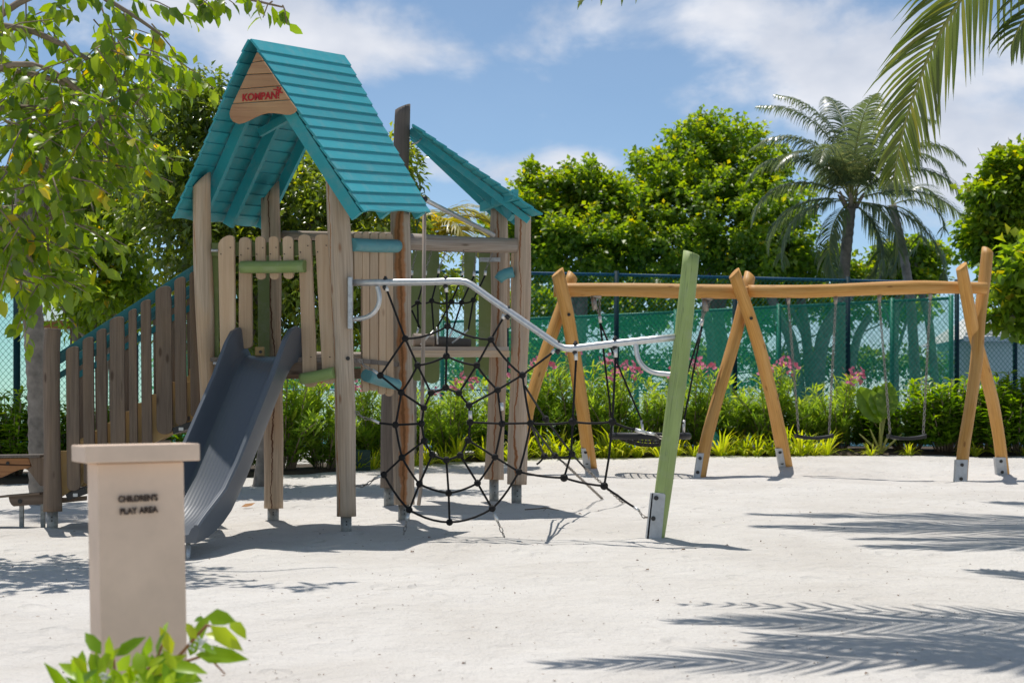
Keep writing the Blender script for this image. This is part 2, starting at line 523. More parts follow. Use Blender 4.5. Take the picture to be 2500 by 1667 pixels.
# ------------------------------------------------------------------ mesh helpers
class MB:
    """collects faces for ONE mesh object (world coordinates)"""

    def __init__(self):
        self.v, self.f, self.uv, self.sm = [], [], [], []

    def add(self, vs, fs, uvs=None, smooth=False):
        o = len(self.v)
        self.v += [tuple(x) for x in vs]
        for i, f in enumerate(fs):
            self.f.append([k + o for k in f])
            self.uv.append(uvs[i] if uvs else [(0, 0)] * len(f))
            self.sm.append(smooth)

    def box(self, c, ax, ay, az, sx, sy, sz):
        c = Vector(c)
        ax, ay, az = Vector(ax).normalized() * sx / 2, Vector(ay).normalized() * sy / 2, Vector(az).normalized() * sz / 2
        vs = [c + ax * i + ay * j + az * k for k in (-1, 1) for j in (-1, 1) for i in (-1, 1)]
        fs = [(0, 2, 3, 1), (4, 5, 7, 6), (0, 1, 5, 4), (2, 6, 7, 3), (1, 3, 7, 5), (0, 4, 6, 2)]
        uv = [[(0, 0), (0, sy), (sx, sy), (sx, 0)], [(0, 0), (sx, 0), (sx, sy), (0, sy)], [(0, 0), (sx, 0), (sx, sz), (0, sz)],
              [(0, 0), (0, sz), (sx, sz), (sx, 0)], [(0, 0), (sy, 0), (sy, sz), (0, sz)], [(0, 0), (0, sz), (sy, sz), (sy, 0)]]
        self.add(vs, fs, uv)

    def bar(self, a, b, w, t, side=None):
        """rectangular bar from a to b"""
        a, b = Vector(a), Vector(b)
        az = (b - a)
        ln = az.length
        az.normalize()
        s = Vector(side) if side else (Vector((0, 0, 1)) if abs(az.z) < .9 else Vector((0, 1, 0)))
        ax = s.cross(az).normalized()
        ay = az.cross(ax)
        self.box((a + b) / 2, ax, ay, az, w, t, ln)

    def tube(self, path, rad, n=10, caps=True, wob=0.0, seed=0, cut=None, smooth=True, cutb=None):
        path = [Vector(p) for p in path]
        if isinstance(rad, (int, float)):
            rad = [rad] * len(path)
        rnd = random.Random(seed)
        ph = [rnd.uniform(0, 6.28) for _ in range(6)]
        T = []
        for i in range(len(path)):
            a, b = path[max(0, i - 1)], path[min(len(path) - 1, i + 1)]
            T.append((b - a).normalized())
        nrm = T[0].cross(Vector((0, 0, 1)))
        if nrm.length < .1:
            nrm = T[0].cross(Vector((0, 1, 0)))
        nrm.normalize()
        vs, ln, lens = [], 0, []
        for i, p in enumerate(path):
            if i:
                ln += (p - path[i - 1]).length
                nrm = (nrm - T[i] * nrm.dot(T[i])).normalized()
            lens.append(ln)
            bn = T[i].cross(nrm)
            for k in range(n):
                an = 2 * PI * k / n
                r = rad[i]
                if wob:
                    r *= 1 + wob * (math.sin(2 * an + ph[0] + ln * 2.1) * .5 + math.sin(3 * an + ph[1] - ln * 3.3) * .5 + .7 * math.sin(ln * 5 + ph[2]))
                q = p + (nrm * math.cos(an) + bn * math.sin(an)) * r
                if cut and i == len(path) - 1:
                    q += T[i] * (q - p).dot(Vector(cut))
                if cutb and i == 0:
                    q += T[i] * (q - p).dot(Vector(cutb))
                vs.append(q)
        fs, uv = [], []
        c0 = 2 * PI * max(rad) / n
        for i in range(len(path) - 1):
            for k in range(n):
                k2 = (k + 1) % n
                fs.append((i * n + k, i * n + k2, (i + 1) * n + k2, (i + 1) * n + k))
                uv.append([(k * c0, lens[i]), ((k + 1) * c0, lens[i]), ((k + 1) * c0, lens[i + 1]), (k * c0, lens[i + 1])])
        self.add(vs, fs, uv, smooth)
        if caps:
            o = len(self.v) - len(vs)
            e = (len(path) - 1) * n
            self.f.append([o + k for k in reversed(range(n))])
            self.f.append([o + e + k for k in range(n)])
            ring = [(.5 + .02 * math.cos(2 * PI * k / n), .3 + .02 * math.sin(2 * PI * k / n)) for k in range(n)]
            self.uv += [ring, ring]
            self.sm += [False, False]

    def prism(self, front, off, uv2=None):
        """polygon 'front' (3D points, seen counter-clockwise) extruded by vector off"""
        n = len(front)
        front = [Vector(p) for p in front]
        off = Vector(off)
        back = [p + off for p in front]
        uv2 = uv2 or [(0, 0)] * n
        fs = [list(range(n)), [n + k for k in reversed(range(n))]]
        uvs = [list(uv2), [uv2[k] for k in reversed(range(n))]]
        t = off.length
        for k in range(n):
            k2 = (k + 1) % n
            fs.append((k, n + k, n + k2, k2))
            a, b2 = uv2[k], uv2[k2]
            uvs.append([a, (a[0] + t, a[1]), (b2[0] + t, b2[1]), b2])
        self.add(front + back, fs, uvs)

    def ball(self, c, r, n=8, m=5, sq=(1, 1, 1)):
        c = Vector(c)
        vs = [c + Vector((0, 0, r * sq[2]))]
        for i in range(1, m):
            th = PI * i / m
            for k in range(n):
                a = 2 * PI * k / n
                vs.append(c + Vector((r * sq[0] * math.sin(th) * math.cos(a), r * sq[1] * math.sin(th) * math.sin(a), r * sq[2] * math.cos(th))))
        vs.append(c - Vector((0, 0, r * sq[2])))
        fs = [(0, 1 + k, 1 + (k + 1) % n) for k in range(n)]
        for i in range(m - 2):
            for k in range(n):
                a, b2 = 1 + i * n + k, 1 + i * n + (k + 1) % n
                fs.append((a, a + n, b2 + n, b2))
        e = len(vs) - 1
        fs += [(e, 1 + (m - 2) * n + (k + 1) % n, 1 + (m - 2) * n + k) for k in range(n)]
        self.add(vs, fs, None, True)

    def chain(self, a, b, link=.042, wire=.0035, sag=0.0):
        a, b = Vector(a), Vector(b)
        n = max(2, int((b - a).length / (link * .78)))
        pts = []
        for i in range(n + 1):
            t = i / n
            p = a.lerp(b, t)
            p.z -= sag * 4 * t * (1 - t)
            pts.append(p)
        for i in range(n):
            p, q = pts[i], pts[i + 1]
            ax = (q - p).normalized()
            s = ax.cross(Vector((0, 1, 0)))
            if s.length < .1:
                s = ax.cross(Vector((1, 0, 0)))
            s.normalize()
            t = ax.cross(s)
            w = s if i % 2 else t
            w = (w + (t if i % 2 else s) * .45).normalized()
            c = (p + q) / 2
            hl, hw = link * .5, link * .27
            ring = [c + ax * (hl * x) + w * (hw * y) for x, y in ((-1, 0), (-.6, .9), (.6, .9), (1, 0), (.6, -.9), (-.6, -.9))]
            for k in range(6):
                self.tube([ring[k], ring[(k + 1) % 6]], wire, 4, False)

    def build(self, name, mat, parent=None, bevel=0.0):
        off = root_loc(parent)
        me = bpy.data.meshes.new(name)
        me.from_pydata([(x - off.x, y - off.y, z - off.z) for x, y, z in self.v], [], self.f)
        uvl = me.uv_layers.new(name='UVMap')
        flat = [c for f in self.uv for p in f for c in p]
        uvl.data.foreach_set('uv', flat)
        me.polygons.foreach_set('use_smooth', self.sm)
        me.materials.append(mat)
        me.update()
        o = bpy.data.objects.new(name, me)
        COL.objects.link(o)
        if parent:
            o.parent = parent
        if bevel:
            bv = o.modifiers.new('bevel', 'BEVEL')
            bv.width = bevel
            bv.segments = 2
            bv.limit_method = 'ANGLE'
            bv.angle_limit = R(50)
        return o


def root_loc(p):
    if p is None:
        return Vector((0, 0, 0))
    v = Vector(p.location)
    q = p.parent
    while q:
        v += Vector(q.location)
        q = q.parent
    return v


def tag(o, label, cat, group=None, kind=None):
    o['label'] = label
    if cat:
        o['category'] = cat
    if group:
        o['group'] = group
    if kind:
        o['kind'] = kind
    return o


def thing(name, label, cat, loc, group=None):
    o = bpy.data.objects.new(name, None)
    o.empty_display_size = .2
    o.location = loc
    COL.objects.link(o)
    return tag(o, label, cat, group)


def copy_thing(root, loc, rz=0.0, sc=1.0, label=None):
    r = root.copy()
    COL.objects.link(r)
    r.location = loc
    r.rotation_euler = (0, 0, rz)
    r.scale = (sc, sc, sc)
    if label:
        r['label'] = label
    for ch in list(root.children):
        c = ch.copy()
        COL.objects.link(c)
        c.parent = r
        for g in ch.children:
            d = g.copy()
            COL.objects.link(d)
            d.parent = c
    return r


def struct(o, label=None):
    o['kind'] = 'structure'
    return o


def arr_mesh(name, V, Fc, rnd, mat, parent=None, smooth=True):
    """numpy vertices (n,3), faces (m,k), one tone value per face"""
    off = np.array(root_loc(parent))
    V = np.asarray(V, dtype=np.float32) - off.astype(np.float32)
    me = bpy.data.meshes.new(name)
    k = Fc.shape[1]
    me.vertices.add(len(V))
    me.vertices.foreach_set('co', V.ravel())
    me.loops.add(Fc.size)
    me.loops.foreach_set('vertex_index', Fc.astype(np.int32).ravel())
    me.polygons.add(len(Fc))
    me.polygons.foreach_set('loop_start', np.arange(0, Fc.size, k, dtype=np.int32))
    me.polygons.foreach_set('loop_total', np.full(len(Fc), k, dtype=np.int32))
    me.polygons.foreach_set('use_smooth', np.full(len(Fc), smooth, dtype=bool))
    me.update(calc_edges=True)
    at = me.attributes.new('rnd', 'FLOAT', 'FACE')
    at.data.foreach_set('value', np.asarray(rnd, dtype=np.float32))
    me.materials.append(mat)
    o = bpy.data.objects.new(name, me)
    COL.objects.link(o)
    if parent:
        o.parent = parent
    return o


def nrmz(a):
    return a / np.maximum(np.linalg.norm(a, axis=1, keepdims=True), 1e-9)


def leaves(pos, axis, nrm, ln, wd, rnd, curl=.12, fold=.18):
    """leaf blades: 8 vertices and 6 quads/tris each -> (V, F, face rnd); broad leaf with midrib fold and drooping tip"""
    n = len(pos)
    axis = nrmz(axis)
    side = nrmz(np.cross(axis, nrm))
    up = np.cross(side, axis)
    ln = ln[:, None]
    wd = wd[:, None]

    def pt(t, s, h):
        return pos + axis * ln * t + side * wd * s + up * (ln * h)
    vs = np.stack([pt(0, 0, 0), pt(.33, -.5, fold * .35), pt(.33, .5, fold * .35), pt(.36, 0, 0), pt(.70, -.38, fold * .2 - curl * .5),
                   pt(.70, .38, fold * .2 - curl * .5), pt(.70, 0, -curl * .6), pt(1, 0, -curl * 1.6)], axis=1)
    V = vs.reshape(-1, 3)
    base = np.arange(n)[:, None] * 8
    tri = np.array([[0, 2, 3], [0, 3, 1], [3, 2, 5], [3, 5, 6], [1, 3, 6], [1, 6, 4], [6, 5, 7], [4, 6, 7]])
    Fc = (base[:, :, None] + tri[None]).reshape(-1, 3)
    return V, Fc, np.repeat(rnd, 8)


def small_leaves(pos, axis, nrm, ln, wd, rnd, fold=.15):
    """4 triangles each"""
    n = len(pos)
    axis = nrmz(axis)
    side = nrmz(np.cross(axis, nrm))
    up = np.cross(side, axis)
    ln = ln[:, None]
    wd = wd[:, None]
    vs = np.stack([pos, pos + axis * ln * .45 - side * wd * .5 + up * ln * fold, pos + axis * ln * .45 + side * wd * .5 + up * ln * fold,
                   pos + axis * ln * .5, pos + axis * ln - up * ln * .12], axis=1)
    V = vs.reshape(-1, 3)
    base = np.arange(n)[:, None] * 5
    tri = np.array([[0, 2, 3], [0, 3, 1], [3, 2, 4], [1, 3, 4]])
    Fc = (base[:, :, None] + tri[None]).reshape(-1, 3)
    return V, Fc, np.repeat(rnd, 4)


def crown(blobs, n, size, seed, aspect=.6, droop=.5, tuft=.26, shell=.35, per=26, upbias=.25):
    """leaf cloud made of many small leaf tufts set through a few ellipsoids -> pos, axis, nrm, len, wid, rnd"""
    g = np.random.default_rng(seed)
    w = np.array([b[1][0] * b[1][1] + b[1][0] * b[1][2] + b[1][1] * b[1][2] for b in blobs])
    w = w / w.sum()
    pos, out, tone = [], [], []
    for (c, r), wi in zip(blobs, w):
        c, r = np.array(c), np.array(r)
        m = int(n * wi)
        K = max(5, m // per)
        d = nrmz(g.normal(size=(K, 3)))
        d[:, 2] = d[:, 2] + upbias
        d = nrmz(d)
        rr = shell + (1.06 - shell) * g.random(K) ** .55
        rr *= 1 + .16 * np.sin(d[:, 0] * 5 + seed) * np.cos(d[:, 2] * 6 + seed * 2) + .10 * g.normal(size=K)
        cc = c + d * r * rr[:, None]
        kt = g.uniform(-.22, .22, K)
        cr = tuft * g.uniform(.55, 1.25, K)
        k = g.integers(0, K, m)
        dd = nrmz(g.normal(size=(m, 3)))
        dd[:, 2] = dd[:, 2] * .75 + .15
        p = cc[k] + dd * (cr[k] * g.random(m) ** .5)[:, None]
        pos.append(p)
        out.append(dd * .9 + d[k] * .35)
        tone.append(np.clip(.40 + .30 * dd[:, 2] + .16 * (rr[k] - .8) + .10 * g.normal(size=m) + kt[k], 0, 1))  # lighter towards tuft top and crown outside, plus random spread
    pos, out, tone = np.concatenate(pos), np.concatenate(out), np.concatenate(tone)
    m = len(pos)
    axis = out + g.normal(size=(m, 3)) * .4
    axis[:, 2] -= droop
    nrm = g.normal(size=(m, 3)) * .5 + out * .35
    nrm[:, 2] += .8
    ln = size * g.uniform(.65, 1.25, m)
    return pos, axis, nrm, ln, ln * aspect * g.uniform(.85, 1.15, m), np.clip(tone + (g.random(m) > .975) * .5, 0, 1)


# ------------------------------------------------------------------ the ground
CTRL = []     # (x, y, residual)


def ctrl(u, v, d):
    p = P(u, v, d)
    CTRL.append((p.x, p.y, p.z - .0285 * min(p.y, 23.2)))


POSTS_AT = {'FL': (512, 12.70), 'FR': (845, 12.38), 'BL': (665, 13.60), 'BR': (986, 13.35)}
for u, v, d in ((512, 1296, 12.7), (845, 1298, 12.38), (665, 1280, 13.6), (986, 1271, 13.35), (950, 1235, 15.0), (1206, 1221, 15.7), (1259, 1234, 15.08),
                (1598, 1318, 11.73), (1440, 1136, 21.2), (1705, 1165, 19.9), (1919, 1138, 21.2), (2346, 1178, 19.7), (2449, 1160, 20.9), (1275, 1160, 19.9),
                (128, 1293, 12.58), (470, 1350, 11.15), (54, 1285, 12.7)):
    ctrl(u, v, d)
EDGE_PX = [(-900, 1210, 17.6), (-300, 1200, 18.0), (100, 1186, 18.6), (400, 1178, 19.0), (700, 1166, 19.7), (870, 1150, 20.9), (1100, 1135, 22.2), (1300, 1122, 22.9),
           (1500, 1116, 23.2), (1800, 1113, 23.3), (2200, 1112, 23.3), (2600, 1114, 23.2), (3200, 1116, 23.0)]
for e in EDGE_PX:
    ctrl(*e)
CT = np.array(CTRL)


DENTS = [(-2.35, 10.95, -.05, .30), (3.78, 20.5, -.05, .45), (4.94, 20.5, -.05, .45), (1.73, 20.5, -.05, .55)]    # scooped sand under the slide end and the swings
for u_, v_, d_ in ((512, 1296, 12.7), (845, 1298, 12.38), (665, 1280, 13.6), (986, 1271, 13.35), (950, 1235, 15.0), (1206, 1221, 15.7), (1259, 1234, 15.08), (1598, 1318, 11.73),
                   (1705, 1165, 19.9), (1919, 1138, 21.2), (2346, 1178, 19.7), (2449, 1160, 20.9), (128, 1293, 12.58)):
    p_ = P(u_, v_, d_)
    DENTS += [(p_.x, p_.y - .03, .028, .13), (p_.x + .12, p_.y - .30, -.02, .16), (p_.x - .25, p_.y + .1, -.015, .18)]


def gz_arr(x, y):
    base = .0285 * np.minimum(y, 23.2)
    d2 = (x[..., None] - CT[:, 0]) ** 2 + (y[..., None] - CT[:, 1]) ** 2
    w = np.exp(-d2 / (2 * .85 ** 2))
    r = (w * CT[:, 2]).sum(-1) / (w.sum(-1) + .12)
    far = np.clip((y - 23.2) / 1.5, 0, 1)
    r = r * (1 - far) + .10 * far
    bumps = .010 * np.sin(x * 2.3 + np.sin(y * 1.7) * 1.4) * np.sin(y * 1.9 + 1.3 * np.sin(x * 1.1)) + .006 * np.sin(x * 5.1 + y * 2.2) * np.sin(y * 4.7 - x * 1.3)
    dz = 0.0
    for (dx_, dy_, am, sg) in DENTS:
        q_ = ((x - dx_) ** 2 + (y - dy_) ** 2) / (2 * sg * sg)
        dz = dz + am * np.exp(-q_)
    return base + r + bumps * (1 - far) + dz


def gz(x, y):
    return float(gz_arr(np.array([x]), np.array([y]))[0])


xs = np.concatenate([[-1500, -400, -120, -45, -22, -14, -10], np.arange(-8, 10.01, .11), [12, 15, 20, 30, 60, 150, 500, 1500]])
ys = np.concatenate([[-300, -60, -12, -3, 0, 2, 3], np.arange(3.6, 25, .11), [26, 28, 32, 40, 60, 100, 200, 500, 1200, 2500]])
GX, GY = np.meshgrid(xs, ys)
GZ = np.zeros_like(GX)
for i in range(GX.shape[0]):
    GZ[i] = gz_arr(GX[i], GY[i])
gr = np.random.default_rng(3)
inner = (GX > -8) & (GX < 10) & (GY > 3.5) & (GY < 24.5)
nz = gr.normal(size=GX.shape)
for _ in range(2):
    nz = (nz + np.roll(nz, 1, 0) + np.roll(nz, -1, 0) + np.roll(nz, 1, 1) + np.roll(nz, -1, 1)) / 5
GZ += inner * nz * .012
nx, ny = len(xs), len(ys)
idx = np.arange(nx * ny).reshape(ny, nx)
FQ = np.stack([idx[:-1, :-1], idx[:-1, 1:], idx[1:, 1:], idx[1:, :-1]], -1).reshape(-1, 4)
sand = arr_mesh('sand_ground', np.stack([GX, GY, GZ], -1).reshape(-1, 3), FQ, np.zeros(len(FQ)), M['sand'])
struct(sand)

# planting bed of dark soil between the sand and the fence
edge = [P(*e) for e in EDGE_PX]
mb = MB()
vs, fs = [], []
for e in edge:
    z = gz(e.x, e.y)
    for t, (k, dz) in enumerate(((0.32, -.04), (.48, .05), (1.0, .10), (3.0, .12), (5.2, .09))):
        vs.append((e.x, e.y + k, z + dz))
for i in range(len(edge) - 1):
    for t in range(4):
        fs.append((i * 5 + t, (i + 1) * 5 + t, (i + 1) * 5 + t + 1, i * 5 + t + 1))
mb.add(vs, fs, None, True)
struct(mb.build('planting_bed', M['soil']))
mb = MB()
mb.add([(-30, 28.4, .82), (30, 28.4, .82), (30, 60, .82), (-30, 60, .82)], [(0, 1, 2, 3)])
struct(mb.build('tennis_court', M['court']))
mb = MB()
mb.add([(-400, 60.2, .83), (400, 60.2, .83), (600, 700, .83), (-600, 700, .83)], [(0, 1, 2, 3)])
struct(mb.build('far_lawn', M['lawn']))


# ------------------------------------------------------------------ wooden pieces
def lerp(a, b, t):
    return a + (b - a) * t


def put_bolts(lst, name, mat, parent):
    for (p, q, r) in lst:
        m = MB()
        m.tube([p, q], r, 8)
        m.build(name, mat, parent)


def pxlog(pts, d, wpx, n=16, seg=12, wob=.05, seed=1, cut=None):
    """log along photo points (u, v[, depth]) with width in photo px"""
    q = []
    for p in pts:
        q.append(P(p[0], p[1], p[2] if len(p) > 2 else d))
    path, rad = [], []
    if isinstance(wpx, (int, float)):
        wpx = [wpx] * len(q)
    dd = [p[2] if len(p) > 2 else d for p in pts]
    for i in range(len(q) - 1):
        for k in range(seg if i < len(q) - 2 else seg + 1):
            t = k / seg
            path.append(q[i].lerp(q[i + 1], t))
            rad.append(lerp(wpx[i] * dd[i], wpx[i + 1] * dd[i + 1], t) / F / 2)
    # light smoothing of the joints
    for _ in range(3):
        path = [path[0]] + [(path[i - 1] + path[i] * 2 + path[i + 1]) / 4 for i in range(1, len(path) - 1)] + [path[-1]]
    m = MB()
    m.tube(path, rad, n, True, wob, seed, cut)
    return m


def pick(u0t, u1t, vt, u0b, u1b, vb, ht=.45, hb=.35, skew=0, skewb=0):
    """outline of a plank with rounded ends, photo px, counter-clockwise as seen"""
    pts = []
    w = u1t - u0t
    for k in range(9):
        a = PI * k / 8
        pts.append((u1t - w * (1 - math.cos(a)) / 2, vt + w * ht * (1 - math.sin(a) ** .8) + skew * math.cos(a)))
    w = u1b - u0b
    for k in range(9):
        a = PI * k / 8
        pts.append((u0b + w * (1 - math.cos(a)) / 2, vb - w * hb * (1 - math.sin(a) ** .8) + skewb * math.cos(a)))
    return pts


def pxplank(name, outline, dfun, thick, mat, parent, horiz=False, bevel=.004, back=Vector((0, 1, 0))):
    m = MB()
    fr = [P(u, v, dfun(u, v) if callable(dfun) else dfun) for u, v in outline]
    sc = 12.6 / F
    uv = [((v if horiz else u) * sc, (u if horiz else v) * sc) for u, v in outline]
    m.prism(fr, back * thick, uv)
    return m.build(name, mat, parent, bevel)


def bolt(m, p, nrm=Vector((0, -1, 0)), r=.012):
    p = Vector(p)
    m.append((p - nrm * .005, p + nrm * .008, r))


# ------------------------------------------------------------------ play tower
def dfront(u, v=0):
    return lerp(12.70, 12.38, (u - 505) / 340.0)


tower = thing('play_tower', 'wooden play tower with steep teal board roof, blue grey slide and picket stairs', 'play tower',
              (P(750, 1290, 12.9).x, 12.9, gz(P(750, 1290, 12.9).x, 12.9)))


def tower_post(pts, d, w, foot_v, foot_w, seed, cut=None, mat='post', parent=tower, foot_u=None):
    o = pxlog(pts, d, w, seed=seed, cut=cut, wob=.085).build('post', M[mat], parent)
    f = MB()
    u, v = pts[0][0], pts[0][1]
    if foot_u:
        u = foot_u
    p = P(u, v - 14, d)
    g = gz(p.x, p.y)
    f.tube([Vector((p.x, p.y, g - .15)), Vector((p.x, p.y, p.z))], foot_w * d / F / 2, 12)
    f.build('steel_foot', M['steel_old'], o)
    b = []
    for k in range(2):
        bolt(b, (p.x + .008, p.y - foot_w * d / F / 2, lerp(g + .03, P(u, v, d).z - .02, .3 + .4 * k)), r=.006)
    put_bolts(b, 'bolt', M['bolt'], o)
    return o


posts = {}
posts['FL'] = tower_post([(514, 1262), (509, 1000), (494, 620), (493, 440)], 12.70, [45, 40, 45, 43], 1296, 28, 11, (.9, 0, 0))
posts['FR'] = tower_post([(845, 1260), (844, 1000), (831, 620), (820, 425)], 12.38, [50, 50, 54, 50], 1298, 27, 12, (-1.5, 0, 0), 'post_FR')
posts['BL'] = tower_post([(667, 1240), (669, 1050), (662, 640), (660, 470)], 13.60, [48, 45, 46, 46], 1280, 28, 13, (1.3, 0, 0), 'post_BL')
posts['BR'] = tower_post([(986, 1231), (985, 1000), (978, 640), (977, 505)], 13.35, [52, 50, 48, 49], 1271, 28, 14, (-.9, 0, 0), 'post_BR')
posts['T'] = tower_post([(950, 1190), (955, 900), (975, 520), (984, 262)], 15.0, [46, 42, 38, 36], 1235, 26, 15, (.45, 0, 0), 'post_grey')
posts['R1'] = tower_post([(1206, 1170), (1213, 1000), (1219, 700), (1219, 512)], 15.7, [46, 44, 42, 39], 1221, 23, 16, (-.7, 0, 0), 'post_R2')
posts['R2'] = tower_post([(1261, 1182), (1265, 1000), (1274, 680), (1277, 492)], 15.08, [49, 46, 42, 39], 1234, 25, 17, (-.8, 0, 0), 'post_R2')
# holes and knots of the near right post
b = []
bolt(b, P(852, 876, 12.38) - Vector((0, .078, 0)), r=.016)
put_bolts(b, 'bolt_hole', M['bolt'], posts['FR'])

# --- roof
RF = {'rf': P(609, 98, 12.33), 'rb': P(838, 138, 13.60), 'lf': P(425, 538, 12.66), 'lb': P(632, 558, 13.95), 'ef': P(884, 522, 12.08), 'eb': P(1047, 524, 13.32)}


def slope(side):
    if side == 'R':
        A, B, C, D = RF['rf'], RF['rb'], RF['ef'], RF['eb']
    else:
        A, B, C, D = RF['rb'], RF['rf'], RF['lb'], RF['lf']
    n = (C - A).cross(B - A).normalized()
    if n.z < 0:
        n = -n
    return A, B, C, D, n


roof = None
NB = 16
for side in 'RL':
    A, B, C, D, n = slope(side)
    holder = MB()
    # rafters under the boards
    ra = []
    for s in (.035, .42, .955) if side == 'R' else (.05, .46, .80):
        m = MB()
        p0, p1 = A.lerp(B, s) - n * .055, C.lerp(D, s) - n * .055
        m.bar(p0.lerp(p1, .09), p0.lerp(p1, .985), .045, .085, n)
        ra.append(m)
    if roof is None:
        roof = ra[0].build('roof', M['teal'], tower)
        rest = ra[1:]
    else:
        rest = ra
    for m in rest:
        m.build('rafter', M['teal'], roof)
    for i in range(NB):
        t0, t1 = i / NB, (i + 1) / NB + (.16 / NB if i < NB - 1 else 0)
        a0, a1 = A.lerp(C, t0), B.lerp(D, t0)
        jit = random.uniform(-.0025, .0025)
        c0, c1 = A.lerp(C, t1), B.lerp(D, t1)
        e = (a1 - a0).normalized() * jit
        m = MB()
        lo, hi = .0, .013
        if i < NB - 1:
            fr = [a0 + n * lo + e, c0 + n * hi + e, c1 + n * hi + e, a1 + n * lo + e]
            wd = (a1 - a0).length
            m.prism([x + n * .017 for x in fr], -n * .017, [(0, 0), (.11, 0), (.11, wd), (0, wd)])
        else:
            fr, uv = [a0 + n * lo], [(0, 0)]
            wd = (a1 - a0).length
            for k in range(21):
                s = k / 20
                dep = 1.0 - .20 * (.5 + .5 * math.sin(s * 12.5 + (1.0 if side == 'R' else 2.4))) * min(1, 8 * s, 8 * (1 - s) + .3)
                q = a0.lerp(c0, dep).lerp(a1.lerp(c1, dep), s)
                fr.append(q + n * hi)
                uv.append((.11 * dep, s * wd))
            fr.append(a1 + n * lo)
            uv.append((0, wd))
            m.prism([x + n * .017 for x in fr], -n * .017, uv)
        m.build('roof_board', M['teal'], roof, .003)
# barge boards at the front edges
for side in 'RL':
    A, B, C, D, n = slope(side)
    a, c = (A, C) if side == 'R' else (B, D)
    sd = (B - A).normalized() if side == 'R' else (A - B).normalized()
    m = MB()
    if side == 'R':
        m.bar(a.lerp(c, .13) - n * .052 + sd * .012, a.lerp(c, .99) - n * .052 + sd * .012, .024, .095, n)
        m.build('barge_board', M['teal'], roof)
# collar braces inside
for (s, t0, t1) in ((.42, .30, .52),):
    A, B, C, D, n = slope('R')
    A2, B2, C2, D2, n2 = slope('L')
    pr = A.lerp(C, .46).lerp(B.lerp(D, .46), .42) - n * .06
    pl = A2.lerp(C2, .46).lerp(B2.lerp(D2, .46), .58) - n2 * .06
    pr2 = A.lerp(C, .30).lerp(B.lerp(D, .30), .42) - n * .06
    pl2 = A2.lerp(C2, .30).lerp(B2.lerp(D2, .30), .58) - n2 * .06
    m = MB()
    m.bar(pl, pr2, .04, .06)
    m.build('collar_brace', M['teal'], roof)
    m = MB()
    m.bar(pr, pl2 + Vector((0, .05, 0)), .04, .06)
    m.build('collar_brace', M['teal'], roof)

# --- gable of five planks with the red lettering
Z1 = 700 / 2195.0


def z1(x, y):
    return (400 + x * Z1, 60 + y * Z1)


gl = [(712, 212), (510, 640)]
gr_ = [(718, 212), (1012, 650)]


def gx(side, y):
    (x0, y0), (x1, y1) = side
    return lerp(x0, x1, (y - y0) / (y1 - y0))


def dgab(u, v=0):
    return lerp(12.45, 12.09, (u - 555) / 170.0)


gb = None
cuts_l = [212, 292, 384, 495, 607]
cuts_r = [212, 278, 374, 470, 577]
gback = Vector((.25, .97, 0)).normalized()
for i in range(5):
    if i < 4:
        ol = [(gx(gl, cuts_l[i] + 3), cuts_l[i] + 3), (gx(gl, cuts_l[i + 1] - 3), cuts_l[i + 1] - 3), (gx(gr_, cuts_r[i + 1] - 3), cuts_r[i + 1] - 3), (gx(gr_, cuts_r[i] + 3), cuts_r[i] + 3)]
    else:
        ol = [(gx(gl, 610), 610), (512, 640), (501, 680), (508, 715), (530, 745), (568, 760), (605, 752), (650, 733), (700, 707), (745, 688), (790, 677), (830, 676), (880, 682), (930, 689),
              (965, 688), (992, 676), (1012, 655), (1010, 640), (gx(gr_, 580), 580)]
    ol = [z1(x, y) for x, y in ol]
    o = pxplank('gable_panel' if gb is None else 'plank', ol, dgab, .022, M['gable'], tower if gb is None else gb, True, .003, gback)
    if gb is None:
        gb = o


def text(body, name, mat, parent, p0, p1, height_m, ext=.002, off=0.0, lift=.004, up=Vector((0, 0, 1)), fit=True):
    cu = bpy.data.curves.new(name, 'FONT')
    cu.body = body
    cu.size = height_m / .70
    cu.extrude = ext
    cu.offset = off
    cu.materials.append(mat)
    to = bpy.data.objects.new(name, cu)
    COL.objects.link(to)
    bpy.context.view_layer.update()
    me = bpy.data.meshes.new_from_object(to.evaluated_get(bpy.context.evaluated_depsgraph_get()))
    bpy.data.objects.remove(to)
    o = bpy.data.objects.new(name, me)
    COL.objects.link(o)
    o.parent = parent
    bpy.context.view_layer.update()
    x = (p1 - p0)
    wdt = x.length
    x.normalize()
    z = x.cross(up).normalized()
    y = z.cross(x)
    sx = wdt / max(o.dimensions.x, 1e-4) if fit else 1.0
    p = p0 - root_loc(parent) + z * lift
    o.matrix_local = Matrix(((x.x * sx, y.x, z.x, p.x), (x.y * sx, y.y, z.y, p.y), (x.z * sx, y.z, z.z, p.z), (0, 0, 0, 1)))
    return o


def zp(x, y):
    u, v = z1(x, y)
    return P(u, v, dgab(u))


